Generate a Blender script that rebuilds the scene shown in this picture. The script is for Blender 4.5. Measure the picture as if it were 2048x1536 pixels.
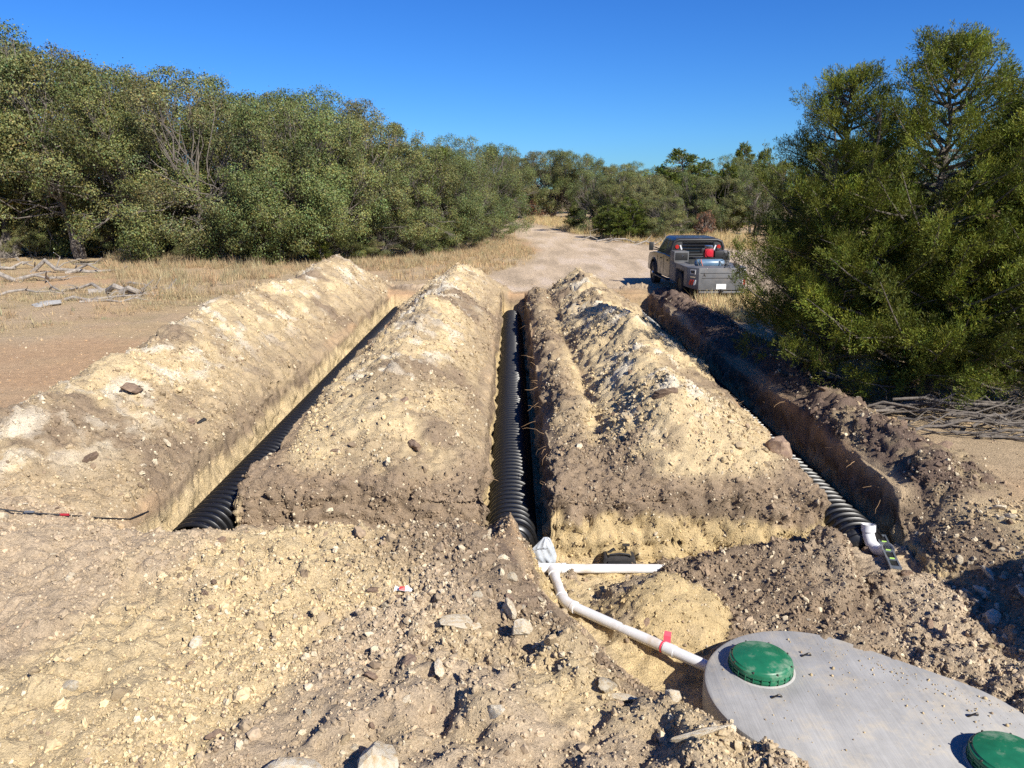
import bpy, bmesh, math, random
import numpy as np
from mathutils import Vector, Matrix

for o in list(bpy.data.objects):
    bpy.data.objects.remove(o)
R = math.radians
SC = bpy.context.scene
COL = SC.collection

# ------------------------------------------------------------------ camera, sky, sun, exposure
CAM_H, CAM_PITCH, CAM_F = 3.7, R(14.3), 1539.0
cam_d = bpy.data.cameras.new('camera')
cam_d.sensor_width = 36.0
cam_d.lens = CAM_F / 2048 * 36.0
cam_d.clip_start = 0.05
cam_d.clip_end = 3000
cam = bpy.data.objects.new('camera', cam_d)
cam.location = (0, 0, CAM_H)
cam.rotation_euler = (R(90) - CAM_PITCH, 0, 0)
COL.objects.link(cam)
SC.camera = cam

SUN_EL, SUN_AZ = R(38.5), R(141)          # azimuth clockwise from +Y
world = bpy.data.worlds.new('World')
SC.world = world
world.use_nodes = True
wn = world.node_tree
for n in list(wn.nodes):
    wn.nodes.remove(n)
wo = wn.nodes.new('ShaderNodeOutputWorld')
bg = wn.nodes.new('ShaderNodeBackground')
sky = wn.nodes.new('ShaderNodeTexSky')
sky.sky_type = 'NISHITA'
sky.sun_disc = False
sky.sun_elevation = SUN_EL
sky.sun_rotation = SUN_AZ
sky.altitude = 300
sky.air_density = 1.0
sky.dust_density = 0.0
sky.ozone_density = 2.0
hs = wn.nodes.new('ShaderNodeHueSaturation')
hs.inputs['Saturation'].default_value = 1.22
hs.inputs['Value'].default_value = 1.0
wn.links.new(sky.outputs[0], hs.inputs['Color'])
wb = wn.nodes.new('ShaderNodeMix')                     # the phone's cool white balance on the clear winter sky
wb.data_type = 'RGBA'
wb.blend_type = 'MULTIPLY'
wb.inputs[0].default_value = 1.0
wb.inputs[7].default_value = (0.36, 0.79, 1.50, 1)
wn.links.new(hs.outputs[0], wb.inputs[6])
wn.links.new(wb.outputs[2], bg.inputs['Color'])
bg.inputs['Strength'].default_value = 0.052
wn.links.new(bg.outputs[0], wo.inputs[0])

sun_d = bpy.data.lights.new('sun', 'SUN')
sun_d.energy = 5.0
sun_d.angle = R(0.53)
sun_d.color = (1.0, 0.95, 0.86)
sun = bpy.data.objects.new('sun', sun_d)
sdir = Vector((math.sin(SUN_AZ) * math.cos(SUN_EL), math.cos(SUN_AZ) * math.cos(SUN_EL), math.sin(SUN_EL)))
sun.rotation_euler = sdir.to_track_quat('Z', 'Y').to_euler()
sun.location = (20, -20, 30)
COL.objects.link(sun)

SC.view_settings.view_transform = 'Standard'
SC.view_settings.look = 'None'
SC.view_settings.gamma = 1.0
SC.view_settings.exposure = 0.74
SC.view_settings.use_curve_mapping = False
SC.render.engine = 'CYCLES'
SC.cycles.max_bounces = 6
SC.cycles.diffuse_bounces = 3
SC.cycles.transparent_max_bounces = 6
SC.cycles.use_denoising = False

# ------------------------------------------------------------------ pixel -> world helpers (photograph is 2048 x 1536)
def ray(px, py):
    a = (px - 1024) / CAM_F
    b = (768 - py) / CAM_F
    return Vector((a, math.cos(CAM_PITCH) + b * math.sin(CAM_PITCH), -math.sin(CAM_PITCH) + b * math.cos(CAM_PITCH)))
def atz(px, py, z=0.0):
    d = ray(px, py)
    return Vector((0, 0, CAM_H)) + d * ((z - CAM_H) / d.z)
def aty(px, py, y):
    d = ray(px, py)
    return Vector((0, 0, CAM_H)) + d * (y / d.y)

# ------------------------------------------------------------------ numpy noise
def _hash(ix, iy, iz, seed):
    h = (ix.astype(np.uint32) * np.uint32(374761393) + iy.astype(np.uint32) * np.uint32(668265263)
         + iz.astype(np.uint32) * np.uint32(2147483647) + np.uint32((seed * 1274126177) & 0xffffffff))
    h ^= h >> np.uint32(13)
    h *= np.uint32(1274126177)
    h ^= h >> np.uint32(16)
    h *= np.uint32(2246822519)
    h ^= h >> np.uint32(13)
    return h
def _hf(ix, iy, iz, seed):
    return _hash(ix, iy, iz, seed).astype(np.float64) / 4294967295.0
def vnoise(x, y, z, seed=0):
    """smooth value noise in -1..1"""
    x = np.asarray(x, float); y = np.asarray(y, float) + 0 * x; z = np.asarray(z, float) + 0 * x
    fx, fy, fz = np.floor(x), np.floor(y), np.floor(z)
    ix, iy, iz = fx.astype(np.int64), fy.astype(np.int64), fz.astype(np.int64)
    u, v, w = x - fx, y - fy, z - fz
    u = u * u * u * (u * (u * 6 - 15) + 10); v = v * v * v * (v * (v * 6 - 15) + 10); w = w * w * w * (w * (w * 6 - 15) + 10)
    r = 0
    for dx in (0, 1):
        wx = u if dx else 1 - u
        for dy in (0, 1):
            wy = v if dy else 1 - v
            for dz in (0, 1):
                wz = w if dz else 1 - w
                r = r + wx * wy * wz * _hf(ix + dx, iy + dy, iz + dz, seed)
    return r * 2 - 1
def fbm(x, y, z=0.0, f=1.0, octv=4, gain=0.5, seed=0):
    a, s, t = 1.0, 0.0, 0.0
    for o in range(octv):
        s = s + a * vnoise(np.asarray(x) * f + 17.3 * o, np.asarray(y) * f - 9.1 * o, np.asarray(z) * f + 4.7 * o, seed + o)
        t += a
        a *= gain
        f *= 2.03
    return s / t
def worley(x, y, z, seed=0):
    """F1 distance and the id-hash of the nearest cell point"""
    ix, iy, iz = np.floor(x).astype(np.int64), np.floor(y).astype(np.int64), np.floor(z).astype(np.int64)
    best = np.full(x.shape, 9.0)
    bid = np.zeros(x.shape)
    for dx in (-1, 0, 1):
        for dy in (-1, 0, 1):
            for dz in (-1, 0, 1):
                cx, cy, cz = ix + dx, iy + dy, iz + dz
                d = (cx + _hf(cx, cy, cz, seed) - x) ** 2 + (cy + _hf(cx, cy, cz, seed + 1) - y) ** 2 + (cz + _hf(cx, cy, cz, seed + 2) - z) ** 2
                m = d < best
                best = np.where(m, d, best)
                bid = np.where(m, _hf(cx, cy, cz, seed + 3), bid)
    return np.sqrt(best), bid
def sst(a, b, x):
    t = np.clip((x - a) / (b - a), 0, 1)
    return t * t * (3 - 2 * t)
def poly_sd(x, y, poly):
    """signed distance to polygon (positive inside)"""
    n = len(poly)
    d2 = np.full(x.shape, 1e9)
    ins = np.zeros(x.shape, bool)
    for i in range(n):
        x0, y0 = poly[i]; x1, y1 = poly[(i + 1) % n]
        ex, ey = x1 - x0, y1 - y0
        t = np.clip(((x - x0) * ex + (y - y0) * ey) / (ex * ex + ey * ey), 0, 1)
        d2 = np.minimum(d2, (x - x0 - t * ex) ** 2 + (y - y0 - t * ey) ** 2)
        c = ((y0 > y) != (y1 > y))
        if y1 != y0:
            c &= x < (x1 - x0) * (y - y0) / (y1 - y0) + x0
        ins ^= c
    return np.where(ins, 1, -1) * np.sqrt(d2)

# ------------------------------------------------------------------ mesh helpers
def new_mesh(name, verts, faces, smooth=False, colors=None):
    """verts (N,3); faces: list of arrays, each (M,k)"""
    me = bpy.data.meshes.new(name)
    verts = np.asarray(verts, np.float32)
    me.vertices.add(len(verts))
    me.vertices.foreach_set('co', verts.ravel())
    faces = [np.asarray(f, np.int32) for f in faces if len(f)]
    loops = np.concatenate([f.ravel() for f in faces])
    tot = np.concatenate([np.full(len(f), f.shape[1], np.int32) for f in faces])
    start = np.concatenate([[0], np.cumsum(tot)[:-1]]).astype(np.int32)
    me.loops.add(len(loops))
    me.loops.foreach_set('vertex_index', loops)
    me.polygons.add(len(tot))
    me.polygons.foreach_set('loop_start', start)
    if smooth:
        me.polygons.foreach_set('use_smooth', np.ones(len(tot), bool))
    if colors is not None:
        at = me.attributes.new('tint', 'FLOAT_COLOR', 'POINT')
        c = np.ones((len(verts), 4), np.float32)
        c[:, :3] = colors
        at.data.foreach_set('color', c.ravel())
    me.update(calc_edges=True)
    return me
def obj(name, me, mat=None, parent=None, loc=None, rot=None):
    o = bpy.data.objects.new(name, me)
    COL.objects.link(o)
    if mat is not None and me is not None and len(me.materials) == 0:
        me.materials.append(mat)
    if parent is not None:
        o.parent = parent
    if loc is not None:
        o.location = loc
    if rot is not None:
        o.rotation_euler = rot
    return o
def tag(o, label=None, cat=None, group=None, kind=None):
    if label: o['label'] = label
    if cat: o['category'] = cat
    if group: o['group'] = group
    if kind: o['kind'] = kind
    return o
def thing(name, label, cat, loc=(0, 0, 0), rot=(0, 0, 0), group=None):
    o = bpy.data.objects.new(name, None)
    o.empty_display_size = 0.2
    COL.objects.link(o)
    o.location = loc
    o.rotation_euler = rot
    return tag(o, label, cat, group)
def copy_tree(o, parent=None):
    c = o.copy()
    COL.objects.link(c)
    c.parent = parent
    for ch in list(o.children):
        copy_tree(ch, c)
    return c

class MB:
    """collects boxes, tubes, prisms; build() links ONE mesh object"""
    def __init__(self):
        self.v, self.f = [], []
    def add(self, verts, faces):
        b = len(self.v)
        self.v += [tuple(p) for p in verts]
        self.f += [tuple(i + b for i in fc) for fc in faces]
        return self
    def box(self, c, s, rot=None, taper=1.0):
        hx, hy, hz = s[0] / 2, s[1] / 2, s[2] / 2
        vs = []
        for z, k in ((-hz, 1.0), (hz, taper)):
            vs += [Vector((-hx * k, -hy * k, z)), Vector((hx * k, -hy * k, z)), Vector((hx * k, hy * k, z)), Vector((-hx * k, hy * k, z))]
        if rot is not None:
            m = rot if isinstance(rot, Matrix) else Matrix.Rotation(rot, 3, 'Z')
            vs = [m @ q for q in vs]
        vs = [q + Vector(c) for q in vs]
        return self.add(vs, [(3, 2, 1, 0), (4, 5, 6, 7), (0, 1, 5, 4), (1, 2, 6, 5), (2, 3, 7, 6), (3, 0, 4, 7)])
    def tube(self, pts, rad, n=8, cap=True):
        pts = [Vector(p) for p in pts]
        if not hasattr(rad, '__len__'):
            rad = [rad] * len(pts)
        vs, up = [], None
        for i, p in enumerate(pts):
            t = (pts[min(i + 1, len(pts) - 1)] - pts[max(i - 1, 0)])
            t = t.normalized() if t.length > 1e-9 else Vector((0, 0, 1))
            if up is None:
                up = Vector((0, 0, 1)) if abs(t.z) < 0.9 else Vector((1, 0, 0))
            a = (up - t * up.dot(t)).normalized()
            up = a
            b = t.cross(a)
            for k in range(n):
                an = 2 * math.pi * k / n
                vs.append(p + (a * math.cos(an) + b * math.sin(an)) * rad[i])
        fs = []
        for i in range(len(pts) - 1):
            for k in range(n):
                k2 = (k + 1) % n
                fs.append((i * n + k, i * n + k2, (i + 1) * n + k2, (i + 1) * n + k))
        if cap:
            fs.append(tuple(range(n))[::-1])
            fs.append(tuple((len(pts) - 1) * n + k for k in range(n)))
        return self.add(vs, fs)
    def lathe(self, prof, n=32, c=(0, 0, 0), axis='Z'):
        """prof: list of (r, z); closes at r==0"""
        vs, fs = [], []
        for r, z in prof:
            for k in range(n):
                an = 2 * math.pi * k / n
                p = (r * math.cos(an), r * math.sin(an), z)
                if axis == 'X': p = (p[2], p[0], p[1])
                if axis == 'Y': p = (p[1], p[2], p[0])
                vs.append((p[0] + c[0], p[1] + c[1], p[2] + c[2]))
        for i in range(len(prof) - 1):
            for k in range(n):
                k2 = (k + 1) % n
                fs.append((i * n + k, i * n + k2, (i + 1) * n + k2, (i + 1) * n + k))
        return self.add(vs, fs)
    def prism(self, prof, x0, x1, x0s=None):
        """(y,z) outline extruded along x"""
        n = len(prof)
        vs = [(x0, y, z) for y, z in prof] + [(x1, y, z) for y, z in prof]
        fs = [tuple(range(n))[::-1], tuple(range(n, 2 * n))]
        for k in range(n):
            k2 = (k + 1) % n
            fs.append((k, k2, n + k2, n + k))
        return self.add(vs, fs)
    def mesh(self, name, smooth=False, bevel=0.0, seg=2):
        me = bpy.data.meshes.new(name)
        me.from_pydata(self.v, [], self.f)
        bm = bmesh.new()
        bm.from_mesh(me)
        bmesh.ops.recalc_face_normals(bm, faces=bm.faces)
        if bevel > 0:
            es = [e for e in bm.edges if len(e.link_faces) == 2 and e.calc_face_angle(0) > 0.5]
            bmesh.ops.bevel(bm, geom=es, offset=bevel, segments=seg, profile=0.6, affect='EDGES', clamp_overlap=True)
        bm.to_mesh(me)
        bm.free()
        if smooth or bevel > 0:
            me.polygons.foreach_set('use_smooth', np.ones(len(me.polygons), bool))
            me.set_sharp_from_angle(angle=R(38))
        me.update()
        return me
    def build(self, name, mat, parent=None, smooth=False, bevel=0.0, loc=None, rot=None, seg=2):
        return obj(name, self.mesh(name, smooth, bevel, seg), mat, parent, loc, rot)

# ------------------------------------------------------------------ materials
def nodes_of(name):
    m = bpy.data.materials.new(name)
    m.use_nodes = True
    nt = m.node_tree
    bs = nt.nodes['Principled BSDF']
    return m, nt, bs
def N(nt, t, **kw):
    n = nt.nodes.new(t)
    for k, v in kw.items():
        if k in n.inputs:
            n.inputs[k].default_value = v
        else:
            setattr(n, k, v)
    return n
def mat(name, col, rough=0.6, var=0.25, scale=8.0, bump=0.0, bscale=60.0, metal=0.0, dirt=None, dirt_amt=0.0, spec=0.5, coat=0.0):
    m, nt, bs = nodes_of(name)
    L = nt.links
    tc = N(nt, 'ShaderNodeTexCoord')
    nz = N(nt, 'ShaderNodeTexNoise', Scale=scale, Detail=6.0, Roughness=0.6)
    L.new(tc.outputs['Object'], nz.inputs['Vector'])
    ramp = N(nt, 'ShaderNodeMapRange')
    ramp.inputs['From Min'].default_value = 0.3; ramp.inputs['From Max'].default_value = 0.7
    ramp.inputs['To Min'].default_value = 1 - var; ramp.inputs['To Max'].default_value = 1 + var
    L.new(nz.outputs['Fac'], ramp.inputs['Value'])
    mx = N(nt, 'ShaderNodeVectorMath', operation='SCALE')
    mx.inputs[0].default_value = col
    L.new(ramp.outputs[0], mx.inputs['Scale'])
    src = mx.outputs[0]
    if dirt is not None:
        n2 = N(nt, 'ShaderNodeTexNoise', Scale=scale * 0.6, Detail=8.0, Roughness=0.7)
        L.new(tc.outputs['Object'], n2.inputs['Vector'])
        r2 = N(nt, 'ShaderNodeMapRange')
        r2.inputs['From Min'].default_value = 0.62 - 0.4 * dirt_amt; r2.inputs['From Max'].default_value = 0.85 - 0.4 * dirt_amt
        L.new(n2.outputs['Fac'], r2.inputs['Value'])
        mc = N(nt, 'ShaderNodeMix', data_type='RGBA')
        L.new(r2.outputs[0], mc.inputs[0])
        L.new(src, mc.inputs[6])
        mc.inputs[7].default_value = (*dirt, 1)
        src = mc.outputs[2]
        rr = N(nt, 'ShaderNodeMix', data_type='FLOAT')
        L.new(r2.outputs[0], rr.inputs[0])
        rr.inputs[2].default_value = rough; rr.inputs[3].default_value = 0.9
        L.new(rr.outputs[0], bs.inputs['Roughness'])
    else:
        bs.inputs['Roughness'].default_value = rough
    L.new(src, bs.inputs['Base Color'])
    bs.inputs['Metallic'].default_value = metal
    bs.inputs['Specular IOR Level'].default_value = spec
    bs.inputs['Coat Weight'].default_value = coat
    if bump > 0:
        n3 = N(nt, 'ShaderNodeTexNoise', Scale=bscale, Detail=5.0, Roughness=0.6)
        L.new(tc.outputs['Object'], n3.inputs['Vector'])
        b = N(nt, 'ShaderNodeBump', Strength=bump, Distance=0.02)
        L.new(n3.outputs['Fac'], b.inputs['Height'])
        L.new(b.outputs[0], bs.inputs['Normal'])
    return m
def soil_mat(name):
    m, nt, bs = nodes_of(name)
    L = nt.links
    at = N(nt, 'ShaderNodeAttribute', attribute_name='tint')
    tc = N(nt, 'ShaderNodeTexCoord')
    n1 = N(nt, 'ShaderNodeTexNoise', Scale=42.0, Detail=7.0, Roughness=0.72)
    n2 = N(nt, 'ShaderNodeTexVoronoi', Scale=55.0)
    n3 = N(nt, 'ShaderNodeTexNoise', Scale=6.0, Detail=6.0, Roughness=0.6)
    for n in (n1, n2, n3):
        L.new(tc.outputs['Object'], n.inputs['Vector'])
    r1 = N(nt, 'ShaderNodeMapRange')
    for k, v in (('From Min', 0.25), ('From Max', 0.75), ('To Min', 0.76), ('To Max', 1.2)):
        r1.inputs[k].default_value = v
    L.new(n1.outputs['Fac'], r1.inputs['Value'])
    r3 = N(nt, 'ShaderNodeMapRange')
    for k, v in (('From Min', 0.3), ('From Max', 0.7), ('To Min', 0.84), ('To Max', 1.14)):
        r3.inputs[k].default_value = v
    L.new(n3.outputs['Fac'], r3.inputs['Value'])
    # single grains a bit paler or darker
    sep = N(nt, 'ShaderNodeSeparateColor')
    L.new(n2.outputs['Color'], sep.inputs[0])
    r2 = N(nt, 'ShaderNodeMapRange')
    for k, v in (('From Min', 0.0), ('From Max', 1.0), ('To Min', 0.9), ('To Max', 1.1)):
        r2.inputs[k].default_value = v
    L.new(sep.outputs[0], r2.inputs['Value'])
    a = N(nt, 'ShaderNodeMath', operation='MULTIPLY'); L.new(r1.outputs[0], a.inputs[0]); L.new(r3.outputs[0], a.inputs[1])
    b = N(nt, 'ShaderNodeMath', operation='MULTIPLY'); L.new(a.outputs[0], b.inputs[0]); L.new(r2.outputs[0], b.inputs[1])
    mx = N(nt, 'ShaderNodeVectorMath', operation='SCALE')
    L.new(at.outputs['Color'], mx.inputs[0]); L.new(b.outputs[0], mx.inputs['Scale'])
    L.new(mx.outputs[0], bs.inputs['Base Color'])
    bs.inputs['Roughness'].default_value = 0.95
    bs.inputs['Specular IOR Level'].default_value = 0.15
    bp = N(nt, 'ShaderNodeBump', Strength=1.0, Distance=0.03)
    L.new(n1.outputs['Fac'], bp.inputs['Height'])
    bp2 = N(nt, 'ShaderNodeBump', Strength=0.5, Distance=0.008)
    L.new(n2.outputs['Distance'], bp2.inputs['Height'])
    bp2.invert = True
    L.new(bp.outputs[0], bp2.inputs['Normal'])
    L.new(bp2.outputs[0], bs.inputs['Normal'])
    return m
def tint_mat(name, rough=0.8, trans=0.0, spec=0.3, gain=1.0):
    m, nt, bs = nodes_of(name)
    L = nt.links
    at = N(nt, 'ShaderNodeAttribute', attribute_name='tint')
    oi = N(nt, 'ShaderNodeObjectInfo')
    rr = N(nt, 'ShaderNodeMapRange')
    for k, v in (('To Min', 0.86 * gain), ('To Max', 1.14 * gain)):
        rr.inputs[k].default_value = v
    L.new(oi.outputs['Random'], rr.inputs['Value'])
    mx = N(nt, 'ShaderNodeVectorMath', operation='SCALE')
    L.new(at.outputs['Color'], mx.inputs[0]); L.new(rr.outputs[0], mx.inputs['Scale'])
    L.new(mx.outputs[0], bs.inputs['Base Color'])
    bs.inputs['Roughness'].default_value = rough
    bs.inputs['Specular IOR Level'].default_value = spec
    if trans > 0:
        tr = N(nt, 'ShaderNodeBsdfTranslucent')
        L.new(mx.outputs[0], tr.inputs['Color'])
        ms = N(nt, 'ShaderNodeMixShader')
        ms.inputs[0].default_value = trans
        out = [n for n in nt.nodes if n.type == 'OUTPUT_MATERIAL'][0]
        L.new(bs.outputs[0], ms.inputs[1]); L.new(tr.outputs[0], ms.inputs[2])
        L.new(ms.outputs[0], out.inputs['Surface'])
    return m
def rock_mat(name, col, stain):
    m, nt, bs = nodes_of(name)
    L = nt.links
    tc = N(nt, 'ShaderNodeTexCoord')
    oi = N(nt, 'ShaderNodeObjectInfo')
    n1 = N(nt, 'ShaderNodeTexNoise', Scale=5.0, Detail=8.0, Roughness=0.65)
    n2 = N(nt, 'ShaderNodeTexNoise', Scale=38.0, Detail=6.0, Roughness=0.7)
    add = N(nt, 'ShaderNodeVectorMath', operation='ADD')
    L.new(tc.outputs['Object'], add.inputs[0]); L.new(oi.outputs['Location'], add.inputs[1])
    for n in (n1, n2):
        L.new(add.outputs[0], n.inputs['Vector'])
    mr = N(nt, 'ShaderNodeMapRange')
    for k, v in (('From Min', 0.45), ('From Max', 0.68)):
        mr.inputs[k].default_value = v
    L.new(n1.outputs['Fac'], mr.inputs['Value'])
    mc = N(nt, 'ShaderNodeMix', data_type='RGBA')
    mc.inputs[6].default_value = (*col, 1); mc.inputs[7].default_value = (*stain, 1)
    L.new(mr.outputs[0], mc.inputs[0])
    v = N(nt, 'ShaderNodeMath', operation='MULTIPLY_ADD'); v.inputs[1].default_value = 0.5; v.inputs[2].default_value = 0.62
    L.new(oi.outputs['Random'], v.inputs[0])
    v2 = N(nt, 'ShaderNodeMath', operation='MULTIPLY_ADD'); v2.inputs[1].default_value = 0.6; v2.inputs[2].default_value = 0.72
    L.new(n2.outputs['Fac'], v2.inputs[0])
    v3 = N(nt, 'ShaderNodeMath', operation='MULTIPLY'); L.new(v.outputs[0], v3.inputs[0]); L.new(v2.outputs[0], v3.inputs[1])
    mx = N(nt, 'ShaderNodeVectorMath', operation='SCALE')
    L.new(mc.outputs[2], mx.inputs[0]); L.new(v3.outputs[0], mx.inputs['Scale'])
    L.new(mx.outputs[0], bs.inputs['Base Color'])
    bs.inputs['Roughness'].default_value = 0.92
    bs.inputs['Specular IOR Level'].default_value = 0.2
    b = N(nt, 'ShaderNodeBump', Strength=0.7, Distance=0.02)
    L.new(n2.outputs['Fac'], b.inputs['Height'])
    L.new(b.outputs[0], bs.inputs['Normal'])
    return m

TAN = np.array((0.55, 0.428, 0.25)); YEL = np.array((0.48, 0.365, 0.195)); BRN = np.array((0.252, 0.187, 0.125))
DRK = np.array((0.115, 0.082, 0.062)); WHT = np.array((0.68, 0.62, 0.50)); FLD = np.array((0.41, 0.31, 0.195)); RED = np.array((0.43, 0.285, 0.165))
ROAD = np.array((0.50, 0.385, 0.26)); GRY = np.array((0.42, 0.33, 0.225)); GRN = np.array((0.20, 0.17, 0.085))
M = {}
M['soil'] = soil_mat('soil')
M['pebble'] = tint_mat('pebble', 0.92, 0, 0.15)
M['oak_leaf'] = tint_mat('oak_leaf', 0.55, 0.22, 0.35)
M['juniper_leaf'] = tint_mat('juniper_leaf', 0.6, 0.25, 0.3)
M['grass'] = tint_mat('dry_grass', 0.8, 0.3, 0.2)
M['bark'] = mat('bark_grey', (0.135, 0.115, 0.095), 0.9, 0.45, 14, 0.8, 50)
M['bark_brown'] = mat('bark_brown', (0.13, 0.10, 0.075), 0.9, 0.4, 14, 0.8, 50)
M['deadwood'] = mat('weathered_deadwood', (0.25, 0.22, 0.185), 0.9, 0.45, 9, 0.8, 40)
M['root'] = mat('root', (0.30, 0.19, 0.10), 0.9, 0.4, 20)
M['lime'] = rock_mat('pale_limestone', (0.66, 0.58, 0.44), (0.50, 0.36, 0.19))
M['clod'] = rock_mat('brown_clod', (0.24, 0.165, 0.12), (0.36, 0.26, 0.17))
M['tanrock'] = rock_mat('tan_caliche', (0.53, 0.41, 0.25), (0.42, 0.31, 0.19))
M['greyrock'] = rock_mat('grey_rock', (0.40, 0.39, 0.37), (0.30, 0.29, 0.27))
M['chamber'] = mat('black_polyethylene', (0.006, 0.006, 0.0065), 0.36, 0.3, 12, 0, 60, dirt=(0.06, 0.05, 0.038), dirt_amt=0.10)
M['pvc'] = mat('white_pvc', (0.66, 0.66, 0.665), 0.35, 0.05, 6, dirt=(0.50, 0.42, 0.32), dirt_amt=0.30)
M['tank'] = None
M['lid'] = mat('green_polyethylene_lid', (0.012, 0.135, 0.066), 0.38, 0.2, 7, dirt=(0.24, 0.30, 0.22), dirt_amt=0.28)
M['steel'] = mat('dull_steel', (0.10, 0.09, 0.08), 0.5, 0.3, 20, metal=0.8)
M['black'] = mat('black_plastic', (0.015, 0.015, 0.016), 0.5, 0.3, 10)
M['rubber'] = mat('tyre_rubber', (0.02, 0.019, 0.018), 0.85, 0.3, 10, 0.3, 60, dirt=(0.12, 0.09, 0.07), dirt_amt=0.2)
M['pink'] = mat('pink_flag', (0.80, 0.06, 0.10), 0.6, 0.08, 8)
M['bag'] = mat('frosted_bag', (0.40, 0.43, 0.46), 0.25, 0.25, 10, 0.35, 18)
M['ink'] = mat('black_ink', (0.02, 0.02, 0.02), 0.6, 0.1, 10)
# ------------------------------------------------------------------ ground: one graded sheet, cut into named regions
def span(a, b, d0, d1):
    out = [a]
    n = 0
    while out[-1] < b:
        t = (out[-1] - a) / (b - a)
        out.append(out[-1] + d0 + (d1 - d0) * t)
    out[-1] = b
    return out
def grow(a, d, lim, k=1.16):
    out = []
    x = a
    while abs(x) < lim:
        x += d
        d *= k
        out.append(x)
    return out
WX = [-4.35, -3.55, -0.37, 0.47, 4.0, 4.86]      # trench wall lines
T_END = 27.4                                      # far ends of the trenches
FACE_Y = 9.17                                     # cut face of the two blocks
xs = []
edges = [(-9.5, -6.6, .06), (-6.6, 2.6, .036), (2.6, 6.4, .036), (6.4, 9.0, .06)]
for a, b, d in edges:
    xs += span(a, b, d, d)
for w in WX:
    xs += list(np.linspace(w - 0.11, w + 0.11, 36))
xs = sorted(set(np.round(xs, 4)))
xs = [x for i, x in enumerate(xs) if i == 0 or x - xs[i - 1] > 0.0035]
xs = sorted(grow(-9.5, -0.09, 900)) + xs + grow(9.0, 0.09, 900)
ys = span(3.3, 9.0, .021, .025) + span(9.0, 30.0, .026, .10) + list(np.linspace(FACE_Y - .16, FACE_Y + .16, 44))
ys = sorted(set(np.round(ys, 4)))
ys = [y for i, y in enumerate(ys) if i == 0 or y - ys[i - 1] > 0.0045]
ys = sorted(grow(3.3, -0.08, 60, 1.3)) + ys + grow(30.0, 0.12, 1500, 1.07)
xs = np.array(xs); ys = np.array(ys)
X, Y = np.meshgrid(xs, ys)
print('grid', X.shape)

PIT = [(-0.42, 10.5), (-0.42, 9.15), (-0.12, 8.8), (0.0, 7.9), (0.12, 6.95), (0.40, 6.2), (0.68, 5.62), (0.96, 5.14), (1.37, 4.68), (2.0, 4.12), (2.75, 3.55), (4.2, 2.7),
       (5.6, 3.6), (6.1, 5.2), (6.4, 6.8), (6.2, 8.0), (5.4, 9.0), (4.9, 9.35), (4.9, 10.5)]

AX = Vector((.77, -.638, 0)).normalized()         # long axis of the sunken tank
AN = Vector((.638, .77, 0)).normalized()
LID1 = Vector((2.36, 6.42, 0)); LID2 = LID1 + AX * 2.02
TC = (LID1 + LID2) / 2
TANK_TOP = -.72
HL, RW = .48, 1.0
TANKP = []
for k in range(40):
    a = -math.pi / 2 + 2 * math.pi * k / 40
    q = TC + AX * ((HL if k < 20 else -HL) + (RW - .03) * math.cos(a)) + AN * ((RW - .03) * math.sin(a))
    TANKP.append((q.x, q.y))

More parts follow.
